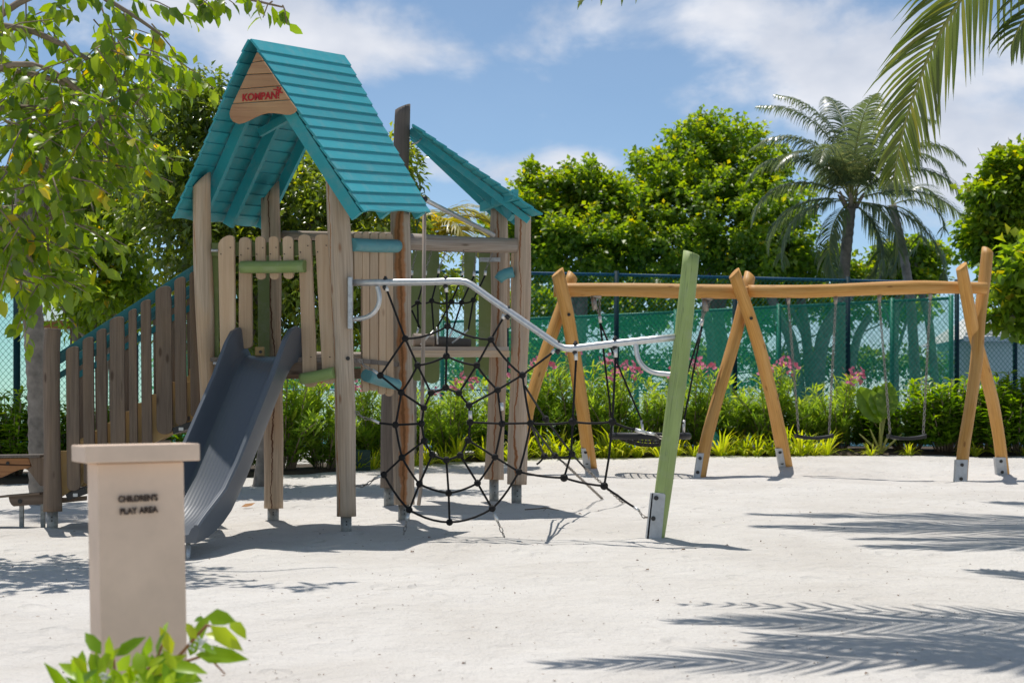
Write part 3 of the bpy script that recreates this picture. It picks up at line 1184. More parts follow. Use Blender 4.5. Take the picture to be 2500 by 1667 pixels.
gup = (zp(640, 500) - zp(640, 590)).normalized()
text('KOMPAN', 'lettering', M['red'], gb, zp(600, 588), zp(864, 568), (zp(640, 532) - zp(640, 588)).length * .95, .0015, .0022, .004, gup)
m = MB()
fig = [(868, 533), (876, 515), (862, 507), (838, 503), (836, 494), (862, 496), (876, 500), (884, 497), (893, 482), (902, 486), (894, 505), (893, 512), (912, 522), (909, 529), (886, 525), (884, 535), (882, 552), (873, 552), (874, 538)]
m.prism([zp(x, y) - gback * .004 for x, y in reversed(fig)], gback * .003)
hd = [(873 + 9 * math.cos(a * PI / 5), 486 + 9 * math.sin(a * PI / 5)) for a in range(10)]
m.prism([zp(x, y) - gback * .004 for x, y in reversed(hd)], gback * .003)
m.prism([zp(x, y) - gback * .004 for x, y in reversed([(873, 558), (883, 557), (883, 568), (873, 569)])], gback * .003)
m.build('emblem', M['red'], gb)

# --- pickets of the front balustrade
Z3 = 640 / 2007.0


def z3(x, y):
    return (420 + x * Z3, 500 + y * Z3)


def z3pick(x0t, x1t, yt, x0b, x1b, yb, **k):
    a, b2 = z3(x0t, yt), z3(x1t, yt)
    c, d = z3(x0b, yb), z3(x1b, yb)
    return pick(a[0], b2[0], a[1], c[0], d[0], c[1], **k)


def dpk(u, v=0):
    return dfront(u) - .05


fb = Vector((.28, .96, 0))
rail = pxplank('rail_board', [z3(300, 292), z3(300, 392), z3(1215, 385), z3(1215, 280)], lambda u, v: dfront(u) + .0, .025, M['olive'], tower, True, .003, fb)
for (a, kw) in (((350, 474, 238, 368, 482, 1245), dict(skew=-8)), ((510, 602, 246, 508, 612, 1100), {}), ((634, 712, 240, 640, 712, 572), dict(hb=.45)),
                ((738, 813, 238, 745, 815, 572), dict(hb=.45)), ((844, 924, 238, 850, 926, 567), dict(hb=.45)),
                ((963, 1062, 224, 1000, 1108, 1395), dict(hb=.4)), ((1092, 1206, 222, 1150, 1248, 1370), dict(ht=.3))):
    o = pxplank('picket', z3pick(*a, **kw), dpk, .028, M['picket'], tower, False, .006, fb)
    b = []
    for (fx, fy) in ((.2, 140), (.78, 90)):
        u, v = z3(lerp(a[0], a[1], fx), a[2] + fy)
        bolt(b, P(u, v, dpk(u)), r=.0045)
    if a[5] > 900:
        u, v = z3(lerp(a[3], a[4], .6), 1165)
        bolt(b, P(u, v, dpk(u)), r=.0045)
    put_bolts(b, 'screw', M['bolt'], o)


def hlog(a, b2, da, db, w, mat, seed, name='log_rail', n=14):
    u0, v0 = a
    u1, v1 = b2
    m = pxlog([(u0, v0, da), (lerp(u0, u1, .5), lerp(v0, v1, .5) + 1.2, lerp(da, db, .5)), (u1, v1, db)], da, w, n=n, seg=5, wob=.03, seed=seed)
    return m.build(name, mat, tower)


hlog(z3(530, 477), z3(1018, 470), dpk(590) - .03, dpk(745) - .03, 31, M['green_log'], 21)
hlog(z3(988, 1333), z3(1243, 1284), dpk(735) - .03, dpk(817) - .03, 28, M['green_log'], 22)
pxplank('rail_board', [z3(302, 345), z3(302, 1420), z3(358, 1420), z3(356, 345)], lambda u, v: dfront(u) + .03, .03, M['olive'], tower, False, .003)
pxplank('rail_board', [z3(655, 395), z3(660, 1180), z3(744, 1180), z3(744, 395)], 13.5, .03, M['olive'], tower, False, .003)
b = []
for (x, y) in ((325, 350), (340, 1212)):
    u, v = z3(x, y)
    b.append((P(u - 8, v, 12.62), P(u + 9, v, 12.62), .011))
put_bolts(b, 'spacer_bolt', M['steel'], tower)

# deck of the main tower
dA, dB, dC, dD = P(500, 872, 12.66), P(852, 872, 12.34), P(988, 886, 13.4), P(655, 886, 13.66)
for k in range(8):
    t0, t1 = k / 8 + .004, (k + 1) / 8 - .004
    m = MB()
    fr = [dA.lerp(dD, t0), dB.lerp(dC, t0), dB.lerp(dC, t1), dA.lerp(dD, t1)]
    m.prism([x + Vector((0, 0, .0)) for x in fr], Vector((0, 0, -.035)), [(0, 0), (0, 1), (.12, 1), (.12, 0)])
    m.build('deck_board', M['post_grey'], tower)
for (a, b2) in ((dA, dB), (dD, dC)):
    m = MB()
    m.bar(a + Vector((0, .05, -.085)), b2 + Vector((0, .05, -.085)), .05, .09)
    m.build('deck_beam', M['stair'], tower)

# --- right side balustrade


def dside(u, v=0):
    return lerp(12.46, 13.28, (u - 860) / 118.0)


sb = Vector((-.9, .3, 0)).normalized()
for a in ((1395, 1455, 208, 1398, 1456, 580), (1458, 1512, 203, 1460, 1512, 1432), (1518, 1577, 210, 1516, 1578, 1424), (1588, 1637, 208, 1587, 1638, 1452), (1638, 1692, 218, 1642, 1698, 1464)):
    pxplank('picket', z3pick(*a, ht=.5, hb=.55), dside, .028, M['picket'], tower, False, .004, Vector((-.4, .5, 0)).normalized())
hlog(z3(1372, 306), z3(1718, 316), 12.40, 13.2, [33, 32, 33], M['teal_log'], 23)
hlog(z3(1488, 1305), z3(1722, 1375), 12.55, 13.1, [30, 30, 27], M['teal_log'], 24)
# back balustrade with a grey top log
hlog((690, 574), (962, 578), 13.66, 13.4, 22, M['log_grey'], 25, 'top_log')
for k in range(3):
    u = 700 + k * 16
hlog((690, 868), (960, 870), 13.66, 13.4, 22, M['log_grey'], 26, 'top_log')

# --- second tower: beam, deck, olive boards, lean-to roof
hlog((1000, 590), (1262, 600), 14.92, 15.05, [40, 38, 36], M['log_grey'], 31, 'beam_log', 16)
hlog((1000, 598), (1215, 606), 15.3, 15.75, [26, 26, 26], M['post_grey'], 32, 'beam_log')
q = [P(1003, 846, 14.6), P(1243, 846, 14.75), P(1225, 852, 15.9), P(960, 852, 15.6)]
for k in range(8):
    t0, t1 = k / 8 + .004, (k + 1) / 8 - .004
    m = MB()
    fr = [q[0].lerp(q[3], t0), q[1].lerp(q[2], t0), q[1].lerp(q[2], t1), q[0].lerp(q[3], t1)]
    m.prism(fr, Vector((0, 0, -.035)), [(0, 0), (0, 1), (.12, 1), (.12, 0)])
    m.build('deck_board', M['log_grey'], tower)
m = MB()
m.bar(P(1003, 864, 14.64), P(1243, 864, 14.79), .05, .055)
m.build('deck_beam', M['post'], tower)
hlog((1008, 829), (1058, 830), 15.2, 15.25, [32, 32, 31], M['log_grey'], 33, 'seat_log')
hlog((1060, 834), (1148, 838), 15.3, 15.4, [30, 28, 22], M['post_grey'], 34, 'seat_log')
for (u0, u1, vt, vb) in ((1003, 1036, 612, 930), (1037, 1072, 606, 936), (1133, 1161, 608, 922), (1169, 1200, 604, 918)):
    pxplank('olive_board', pick(u0, u1, vt, u0 - 1, u1 + 1, vb, ht=.5, hb=.5), 16.0, .03, M['olive'], tower, False, .004)
for u in (1224, 1236, 1247):
    pxplank('picket', pick(u, u + 9, 618, u, u + 9, 800), 15.85, .025, M['picket'], tower, False, .003)
m = MB()
m.box(P(1196, 634, 15.6), (1, 0, 0), (0, 1, 0), (0, 0, 1), .20, .02, .04)
m.build('bracket', M['steel'], tower)
# curved blue green grip on the near right post
m = MB()
pts = [(1216, 684), (1224, 674), (1236, 668), (1254, 664)]
m.tube([P(u, v, 15.0) for u, v in pts], [.044, .05, .05, .05], 12)
m.build('grip_log', M['teal_log'], tower)

# lean-to roof of the second tower
LA, LB = P(1012, 310, 15.2), P(1262, 500, 14.6)          # near side upper, lower (left-hand edges)
la, lb_ = P(1005, 306, 14.75), P(1322, 528, 14.55)       # near long edge: top, bottom
fa, fb_ = P(1010, 328, 16.0), P(1230, 540, 16.1)       # far long edge: top, bottom
n = (lb_ - la).cross(fa - la).normalized()
if n.z < 0:
    n = -n
lean = None
for k in range(12):
    t0, t1 = k / 12, (k + 1) / 12 + .014
    a0, a1, c0, c1 = la.lerp(lb_, t0), fa.lerp(fb_, t0), la.lerp(lb_, min(1, t1)), fa.lerp(fb_, min(1, t1))
    m = MB()
    m.prism([a0 + n * .017, c0 + n * .028, c1 + n * .028, a1 + n * .017], -n * .017, [(0, 0), (.11, 0), (.11, 1.3), (0, 1.3)])
    o = m.build('lean_to_roof' if lean is None else 'roof_board', M['teal'], tower if lean is None else lean, .003)
    if lean is None:
        lean = o
for s in (.26, .60, .94):
    m = MB()
    p0, p1 = la.lerp(fa, s) - n * .035, lb_.lerp(fb_, s) - n * .035
    m.bar(p0, p1, .045, .06, n)
    m.build('rafter', M['teal'], lean)
m = MB()
m.bar(P(1180, 502, 15.95) - n * .02, P(1262, 470, 14.62) - n * .02, .05, .085)
m.build('cross_beam', M['teal'], lean)
m = MB()
m.bar(P(1228, 490, 15.4), P(1250, 532, 15.3), .05, .085)
m.build('cross_beam', M['teal'], lean)
m = MB()
m.tube([P(1003, 352, 15.0), P(1018, 349, 15.0), P(1030, 338, 15.0)], .008, 8)
m.build('roof_stay', M['steel'], tower)
# fireman's pole and sloping hand bar
m = MB()
m.tube([P(1036, 486, 14.3), P(1046, 492, 14.35), P(1205, 574, 15.5)], .021, 10)
m.build('hand_bar', M['pipe'], tower)
m = MB()
m.tube([P(1036, 520, 14.3), P(1034, 800, 14.3), P(1027, 1195, 14.3), P(1022, 1232, 14.25)], .017, 10)
m.build('pole_bar', M['log_grey'], tower)
m = MB()
m.ball(P(1036, 486, 14.3), .03, 8, 5)
m.build('end_cap', M['bolt'], tower)

# small rope net between beam and deck of the second tower
Z7 = 360 / 1568.0


def z7(x, y, d):
    return P(980 + x * Z7, 560 + y * Z7, d)


sm = None
TOPC = [((160, 225), (110, 490)), ((325, 215), (255, 490)), ((485, 205), (395, 470)), ((660, 220), (650, 490)), ((800, 240), (770, 500)), ((970, 250), (890, 490))]
KN = [(30, 840), (172, 778), (322, 760), (532, 768), (640, 778), (765, 752)]
BOT = [(95, 900), (180, 1058), (345, 1085), (375, 1050), (545, 1070), (710, 1075)]
DK = [(60, 1230), (165, 1110), (205, 1225), (385, 1220), (510, 1150), (540, 1210)]
KNOT_MESH = {}


def knot(p, parent, r=.030):
    m = MB()
    m.ball(p, r, 8, 5, (1, .8, 1))
    m.ball(Vector(p) + Vector((r * .4, -r * .5, r * .3)), r * .5, 6, 4)
    return m.build('rope_knot', M['rope'], parent)


def rope(pts, parent, r=.0085, name='rope', sag=0.0, mat=None):
    path = []
    for i in range(len(pts) - 1):
        a, b2 = Vector(pts[i]), Vector(pts[i + 1])
        for k in range(5):
            t = k / 5
            p = a.lerp(b2, t)
            p.z -= sag * (b2 - a).length * 4 * t * (1 - t)
            path.append(p)
    path.append(Vector(pts[-1]))
    m = MB()
    m.tube(path, r, 7)
    return m.build(name, mat or M['rope'], parent)


cn = MB()
for i in range(6):
    (tx, ty), (bx, by) = TOPC[i]
    cn.chain(z7(tx, ty, 14.95), z7(bx, by - 45, 14.9), .036, .0032)
climb = cn.build('climbing_net', M['chain'], tower)
for i in range(6):
    bx, by = TOPC[i][1]
    m = MB()
    m.tube([z7(bx + 4, by - 50, 14.9), z7(bx, by, 14.9)], .013, 8)
    m.build('ferrule', M['ferrule'], climb)
    rope([z7(bx, by, 14.9), z7(*KN[i], 14.85), z7(*BOT[i], 14.8)], climb)
    if i:
        knot(z7(*KN[i], 14.85), climb, .026)
    m = MB()
    m.tube([z7(BOT[i][0], BOT[i][1] - 10, 14.8), z7(*DK[i], 14.78)], .009, 7)
    m.build('ferrule', M['ferrule'], climb)
rope([z7(*k, 14.85) for k in KN], climb, sag=.12)
rope([z7(110, 860, 14.85), z7(200, 1050, 14.8)], climb)

# --- stairs on the left
ST = 600 / 1176.0


def dst(u, v=0):
    return lerp(12.58, 12.78, (u - 128) / 370.0)


stair_post = tower_post([(128, 1248), (127, 1050), (126, 860), (129, 802)], 12.58, [42, 41, 40, 40], 1293, 27, 18, None, 'stair')
stair = pxplank('stair_panel', [(148, 1100), (148, 1214), (300, 1118), (368, 1086), (480, 1026), (484, 900), (462, 900), (462, 932), (415, 932), (415, 962), (368, 962), (368, 983), (336, 983), (336, 1004), (302, 1004),
                                (302, 1032), (262, 1032), (262, 1052), (230, 1052), (230, 1078), (196, 1078), (196, 1100)], lambda u, v: dst(u) + .05, .022, M['tan'], tower, False, .002)
pxplank('stair_panel', [(182, 1090), (182, 1200), (330, 1110), (505, 1016), (505, 890), (182, 1080)], lambda u, v: dst(u) + .75, .022, M['tan'], tower, False, .002)
for row, (du, dd, nm) in enumerate(((0, 0, 'picket'), (30, .82, 'picket'))):
    pk = [(161, 196, 846, 1198), (202, 232, 823, 1182), (236, 263, 803, 1166), (268, 307, 773, 1148), (314, 337, 755, 1122), (344, 372, 732, 1104), (380, 422, 699, 1060), (426, 457, 677, 1038), (463, 489, 662, 1018)]
    for i, (u0, u1, vt, vb) in enumerate(pk):
        if row:
            f = .935
            u0, u1, vt, vb = u0 + du, u1 + du, VH + (vt - VH) * f, VH + (vb - VH) * f
        lean_ = 3
        pxplank(nm, pick(u0 + 2 - lean_, u1 - 2 - lean_, vt, u0 + 2, u1 - 1, vb, ht=.30, hb=.45, skew=-4), lambda u, v: dst(u) - .02 + dd, .03, M['stair'], tower, False, .005)
for dd, f, du in ((.03, 1.0, 0), (.79, .937, 30)):
    for (dv, w, mt) in ((0, 30, 'teal_rail'), (50, 16, 'teal_rail')):
        a, b2 = (146 + du, VH + (858 + dv - VH) * f), (488 + du, VH + (637 + dv - VH) * f)
        pxplank('hand_rail', [(a[0], a[1]), (a[0], a[1] + w), (b2[0], b2[1] + w), (b2[0], b2[1])], lambda u, v: dst(u) + dd, .022, M[mt], tower, True, .002)
for k in range(7):
    u, v = 178 + k * 45, 1196 - k * 29
    m = MB()
    p = P(u, v, dst(u) + .4)
    m.box(p, (1, 0, 0), (0, 1, 0), (0, 0, 1), .24, .70, .035)
    m.build('tread', M['post_grey'], tower)
for (u, v) in ((188, 1205), (446, 1044)):
    m = MB()
    m.box(P(u, v, dst(u) + .0), (1, 0, .35), (0, 1, 0), (-.35, 0, 1), .16, .04, .05)
    o = m.build('bracket', M['bolt'], tower)
    m = MB()
    m.box(P(u - 4, v + 3, dst(u) - .025), (1, 0, 0), (0, 1, 0), (0, 0, 1), .035, .006, .025)
    m.build('data_plate', M['white'], o)

# --- slide
s_top, s_end = P(658, 868, 12.52), P(404, 1298, 11.05)
sdir = Vector((s_end.x - s_top.x, s_end.y - s_top.y, 0))
SL = sdir.length
sdir.normalize()
sac = Vector((-sdir.y, sdir.x, 0))       # across, to the right as seen
if sac.x < 0:
    sac = -sac
gend = gz(s_end.x, s_end.y)
zt = s_top.z
prof = [(-.06, zt, .15, .215), (-.04, zt, .20, .215), (0, zt - .003, .225, .21), (.06, zt - .02, .225, .207), (.12, zt - .06, .205, .205), (.22, zt - .15, .175, .205)]
zl = gend + .20
for k in range(1, 8):
    t = k / 8
    prof.append((.22 + (SL * .62 - .22) * t, lerp(zt - .15, zl + .235, t), .165, .205))
prof += [(SL * .69, zl + .145, .165, .205), (SL * .76, zl + .075, .165, .205), (SL * .83, zl + .025, .155, .205), (SL * .90, zl - .012, .135, .205), (SL * .96, zl - .032, .105, .205), (SL, zl - .04, .075, .205)]
sec_n = 20
m = MB()
vs, uvr = [], []
for i, (t, z, hgt, hw) in enumerate(prof):
    a = prof[max(0, i - 1)]
    c = prof[min(len(prof) - 1, i + 1)]
    tg = Vector((sdir.x * (c[0] - a[0]), sdir.y * (c[0] - a[0]), c[1] - a[1])).normalized()
    up = sac.cross(tg)
    if up.z < 0:
        up = -up
    base = Vector((s_top.x, s_top.y, 0)) + sdir * t + Vector((0, 0, z))
    sec = [(-hw - .055, hgt - .012), (-hw - .045, hgt), (-hw - .02, hgt), (-hw - .012, hgt - .015), (-hw + .005, .05), (-hw + .03, .008), (-hw * .5, .0), (0, -.004), (hw * .5, 0), (hw - .03, .008),
           (hw - .005, .05), (hw + .012, hgt - .015), (hw + .02, hgt), (hw + .045, hgt), (hw + .055, hgt - .012), (hw + .035, .0), (hw + .02, -.05), (0, -.045), (-hw - .02, -.05), (-hw - .035, 0)]
    for (x, y) in sec:
        vs.append(base + sac * x + up * y)
    uvr.append(sum((Vector(prof[j][:2]) - Vector(prof[j - 1][:2])).length for j in range(1, i + 1)))
fs, uvs = [], []
xs_ = [p[0] for p in sec]
for i in range(len(prof) - 1):
    for k in range(sec_n):
        k2 = (k + 1) % sec_n
        fs.append((i * sec_n + k, (i + 1) * sec_n + k, (i + 1) * sec_n + k2, i * sec_n + k2))
        uvs.append([(xs_[k], uvr[i]), (xs_[k], uvr[i + 1]), (xs_[k2], uvr[i + 1]), (xs_[k2], uvr[i])])
m.add(vs, fs, uvs, True)
m.add(vs[:sec_n], [list(range(sec_n))], [[(0, 0)] * sec_n])
m.add(vs[-sec_n:], [list(reversed(range(sec_n)))], [[(0, 0)] * sec_n])
slide = m.build('slide', M['slide'], tower)
es = slide.modifiers.new('edge', 'EDGE_SPLIT')
es.split_angle = R(42)
for sx in (-.16, .13):
    q = Vector((s_top.x, s_top.y, 0)) + sdir * (SL * .95) + sac * sx
    m = MB()
    m.tube([Vector((q.x, q.y, gz(q.x, q.y) - .1)), Vector((q.x, q.y, zl - .08))], .016, 10)
    m.build('slide_leg', M['steel'], slide)
m = MB()
m.box(P(634, 858, 12.6), (1, 0, 0), (0, 1, 0), (0, 0, 1), .075, .03, .075)
m.build('slide_bracket', M['tan'], slide, .01)
b = []
bolt(b, P(636, 859, 12.575), r=.012)
put_bolts(b, 'bolt', M['bolt'], slide)

# ------------------------------------------------------------------ rope net climber
Z6 = 580 / 1337.0
ZS = 680 / 1367.0


def dnet(u):
    return lerp(12.36, 11.73, (u - 845) / 795.0)


def n6(x, y):
    u, v = 820 + x * Z6, 640 + y * Z6
    return P(u, v, dnet(u))


def nS(x, y, d=None):
    u, v = 1280 + x * ZS, 580 + y * ZS
    return P(u, v, d if d else dnet(u))


pb = P(1598, 1318, 11.73)
net = thing('rope_net_climber', 'black rope spider web net hung from a bent steel pipe and leaning green pole', 'climbing net', (pb.x, pb.y, gz(pb.x, pb.y)))
m = pxlog([(1602, 1322), (1622, 1180), (1659, 900), (1688, 618)], 11.73, [38, 42, 43, 41], n=20, seg=9, wob=.015, seed=41, cut=(-.25, 0, 0))
pole = m.build('pole', M['green_pole'], net)
sh = [(1591, 1202), (1578, 1318), (1580, 1330), (1614, 1326), (1625, 1208), (1621, 1204)]
m = MB()
sd = 11.73 - .067
m.prism([P(u, v, sd) for u, v in sh], Vector((0, .012, 0)))
m.prism([P(u, v, sd) for u, v in [(1590, 1203), (1577, 1318), (1578, 1330), (1583, 1330), (1596, 1203)]], Vector((0, .09, 0)))
shoe = m.build('steel_shoe', M['shoe'], pole, .003)
b = []
for (u, v) in ((1602, 1215), (1595, 1265)):
    bolt(b, P(u, v, sd), r=.017)
put_bolts(b, 'bolt', M['bolt'], pole)

pp = [(857, 690), (920, 690), (1020, 689), (1100, 687), (1124, 687), (1138, 689), (1152, 696), (1200, 731), (1300, 800), (1352, 836), (1366, 845), (1380, 850), (1396, 851), (1420, 848), (1504, 838), (1580, 830), (1650, 823)]
m = MB()
m.tube([P(u, v, dnet(u)) for u, v in pp], .0255, 14)
pipe = m.build('pipe', M['pipe'], net)
for pts in ([(921, 699), (927, 722), (925, 745), (912, 765), (893, 776), (861, 780)], [(1552, 838), (1555, 868), (1564, 888), (1580, 903), (1600, 911), (1640, 914)]):
    m = MB()
    q = [P(u, v, dnet(u)) for u, v in pts]
    for _ in range(2):
        q2 = [q[0]]
        for i in range(len(q) - 1):
            q2 += [q[i].lerp(q[i + 1], .25), q[i].lerp(q[i + 1], .75)]
        q = q2 + [q[-1]]
    m.tube(q, .018, 10)
    m.build('pipe_brace', M['pipe'], net)
m = MB()
m.box(P(855, 740, 12.3), (1, 0, 0), (0, 1, 0), (0, 0, 1), .035, .05, .39)
m.build('mounting_plate', M['steel'], net, .006)
for (u, v) in ((941, 684), (1089, 682), (1241, 756), (1363, 840), (1405, 842), (1502, 830)):
    m = MB()
    p = P(u, v, dnet(u))
    m.ball(p + Vector((0, 0, .004)), .020, 8, 5)
    m.ball(p + Vector((-.004, 0, -.052)), .020, 8, 5)
    m.tube([p + Vector((0, 0, .03)), p + Vector((-.004, 0, -.075))], .010, 8)
    m.build('clamp', M['bolt'], net)

IR = [(535, 735), (618, 705), (693, 735), (750, 805), (755, 900), (745, 1000), (700, 1085), (622, 1112), (543, 1083), (497, 1005), (482, 908), (495, 818)]
MR = [(460, 580), (622, 528), (793, 580), (910, 718), (935, 908), (895, 1095), (797, 1242), (635, 1298), (470, 1247), (372, 1098), (335, 915), (368, 733)]
OR = [(390, 430), (628, 360), (872, 435), (1050, 635), (1095, 905), (1030, 1178), (880, 1385), (640, 1462), (413, 1393), (270, 1195), None, (250, 637)]
CL = [(290, 165), (622, 170), (938, 320), (1215, 512)]
rg = [n6(*p) for p in IR]
rope(rg + [rg[0]], net, sag=.03)
rg = [n6(*p) for p in MR]
rope(rg + [rg[0]], net, sag=.05)
rope([n6(*p) for p in OR[:10]], net, sag=.07)
rope([n6(*OR[11]), n6(*OR[0])], net)
for i in range(12):
    pts = []
    if i < 4:
        pts.append(n6(*CL[i]))
    if OR[i]:
        pts.append(n6(*OR[i]))
    elif i == 10:
        pts.append(n6(245, 905))
    pts += [n6(*MR[i]), n6(*IR[i])]
    rope(pts, net)
for ring in (IR, MR, OR):
    for p in ring:
        if p:
            knot(n6(*p), net, .027)
for (a, b2) in (((283, 135), CL[0]), ((620, 130), CL[1]), ((946, 292), CL[2]), ((1232, 492), CL[3]), ((755, 835), (757, 885)), ((932, 790), (936, 835))):
    m = MB()
    m.tube([n6(*a), n6(*b2)], .014, 8)
    m.build('ferrule', M['ferrule'], net)
# the right-hand bay of the web
E1, E2, F1, F2 = (237, 903), (432, 903), (195, 1178), (392, 1218)
rope([n6(*OR[4]), nS(*E1), nS(*E2), nS(545, 942)], net, sag=.04)
rope([n6(*OR[5]), nS(*F1), nS(*F2), nS(455, 1262), nS(540, 1322)], net, sag=.03)
rope([nS(254, 600), nS(*E1), nS(230, 1060), nS(*F1)], net)
rope([nS(448, 585), nS(*E2), nS(415, 1080), nS(*F2)], net)
for p in (E1, E2, F1, F2):
    knot(nS(*p), net, .030)
for (a, b2) in (((252, 560), (254, 602)), ((448, 540), (448, 588)), ((545, 942), (598, 958))):
    m = MB()
    m.tube([nS(*a), nS(*b2)], .014, 8)
    m.build('ferrule', M['ferrule'], net)
# ropes that run back to the ground
g1, g2 = P(1524, 1232, 15.2), P(1471, 1214, 16.0)
g1.z, g2.z = gz(g1.x, g1.y), gz(g2.x, g2.y)


def nB(x, y, t):
    u, v = 1280 + x * ZS, 580 + y * ZS
    return P(u, v, lerp(12.1, 15.2, t))


rope([n6(1065, 700), nB(105, 890, .3), nB(235, 1062, .6), nB(295, 1128, .75)], net, .0085)
rope([n6(1095, 905), nB(150, 1070, .55), nB(195, 1105, .68)], net, .0085)
rope([n6(1095, 905), nB(98, 1072, .5)], net, .0085)
rope([nB(60, 1112, .5), nB(98, 1072, .5), nB(150, 1070, .55), nB(235, 1062, .6)], net, .0085, sag=.1)
for (x, y, t) in ((105, 890, .3), (235, 1062, .6), (150, 1070, .55), (98, 1072, .5)):
    knot(nB(x, y, t), net, .03)
cn = MB()
cn.chain(nB(295, 1128, .75), g1, .045, .004)
cn.chain(nB(195, 1105, .68), g2, .045, .004)
cn.build('chain', M['chain'], net)
# short anchor chains
for (a, b2) in ((n6(250, 637), P(876, 876, 12.34)), (n6(245, 905), P(868, 1003, 12.34)), (n6(270, 1195), P(870, 1186, 12.34)), (nS(540, 1322), P(1582, 1262, 11.7)), (nS(598, 958), P(1640, 1066, 11.68))):
    m = MB()
    a, b2 = Vector(a), Vector(b2)
    m.tube([a, a.lerp(b2, .35)], .011, 7)
    m.build('ferrule', M['ferrule'], net)
    m = MB()
    m.chain(a.lerp(b2, .33), b2, .040, .0038, .02)
    m.build('chain', M['chain'], net)
for (a, gx_, gv) in ((OR[8], 985, 1306), (OR[6], 1232, 1307)):
    p = n6(*a)
    gp = P(gx_, gv, dnet(gx_) - .05)
    gp.z = gz(gp.x, gp.y)
    m = MB()
    m.tube([p.lerp(gp, .12), p.lerp(gp, .45)], .013, 7)
    m.build('ferrule', M['ferrule'], net)
    m = MB()
    m.chain(p.lerp(gp, .45), gp, .045, .004)
    m.build('chain', M['chain'], net)

# ------------------------------------------------------------------ swing frame
fx = P(1800, 1150, 20.5)
frame = thing('swing_frame', 'long honey coloured log swing frame on three pairs of crossed legs', 'swing frame', (fx.x, fx.y, gz(fx.x, fx.y)))
m = pxlog([(1352, 708), (1500, 707), (1660, 711), (1808, 712)], 20.5, [34, 33, 35, 36], n=16, seg=8, wob=.03, seed=51)
beam1 = m.build('beam', M['swing'], frame)
m = pxlog([(1826, 711), (1960, 712), (2100, 706), (2260, 701), (2408, 703)], 20.5, [31, 32, 33, 32, 28], n=16, seg=8, wob=.04, seed=52)
m.build('beam', M['swing'], frame)
m = MB()
m.tube([P(1800, 712, 20.5), P(1830, 711, 20.5)], .064, 14)
m.build('beam_joint', M['swing'], frame)

LEGS = [  # (points with depth, width, shoe u, v)
    ([(1361, 664, 20.22), (1384, 760, 20.36), (1404, 880, 20.6), (1424, 1010, 20.9), (1441, 1142, 21.2)], 33, 1),
    ([(1398, 672, 20.78), (1366, 765, 20.62), (1322, 890, 20.35), (1288, 1000, 20.1), (1262, 1166, 19.85)], 30, -1),
    ([(1792, 666, 20.22), (1829, 769, 20.38), (1857, 858, 20.55), (1892, 1003, 20.9), (1920, 1142, 21.2)], 32, 1),
    ([(1831, 672, 20.78), (1797, 819, 20.5), (1757, 953, 20.25), (1723, 1077, 20.0), (1708, 1168, 19.85)], 30, -1),
    ([(2347, 650, 20.2), (2360, 723, 20.32), (2376, 810, 20.45), (2400, 890, 20.6), (2424, 980, 20.7), (2440, 1075, 20.8), (2450, 1164, 20.9)], 30, 1),
    ([(2411, 612, 20.85), (2403, 690, 20.72), (2390, 785, 20.5), (2384, 886, 20.3), (2370, 988, 20.1), (2351, 1100, 19.85), (2346, 1184, 19.7)], 30, -1)]
for i, (pts, w, sgn) in enumerate(LEGS):
    m = pxlog(list(reversed(pts)), 20, [w * 1.0] * (len(pts) - 1) + [w * .95], n=14, seg=6, wob=.03, seed=60 + i, cut=(.5 * sgn, 0, 0))
    leg = m.build('leg', M['swing'], frame)
    u1, v1, d1 = pts[-1]
    u0, v0, d0 = pts[-2]
    vv = v1 - 62 if i not in (0, 2, 4) else v1 - 48
    t = (vv - v0) / (v1 - v0)
    ut, dt = lerp(u0, u1, t), lerp(d0, d1, t)
    hw = w * .5
    off = {0: (-.95, .15), 1: (-.7, .3), 2: (-1.0, .0), 3: (-1.0, .05), 4: (-1.0, .75), 5: (-1.0, .95)}[i]
    m = MB()
    fr = [P(ut + hw * off[0], vv, dt - .09), P(u1 + hw * off[0], v1 + 6, d1 - .09), P(u1 + hw * off[1], v1 + 6, d1 - .09), P(ut + hw * off[1], vv, dt - .09)]
    m.prism(fr, Vector((0, .09, 0)))
    sh_ = m.build('steel_shoe', M['shoe'], leg, .003)
    b = []
    for k in (.2, .75):
        uu, v2, dd = lerp(ut, u1, k) + hw * (off[0] + off[1]) / 2, lerp(vv, v1, k), lerp(dt, d1, k) - .09
        bolt(b, P(uu, v2, dd), r=.022)
    put_bolts(b, 'bolt', M['bolt'], leg)
    if i in (0, 2):
        b = []
        uu, v2 = pts[1][0] + 5, pts[1][1] + 8
        bolt(b, P(uu, v2, pts[1][2] - .085), r=.022)
        put_bolts(b, 'bolt', M['bolt'], leg)


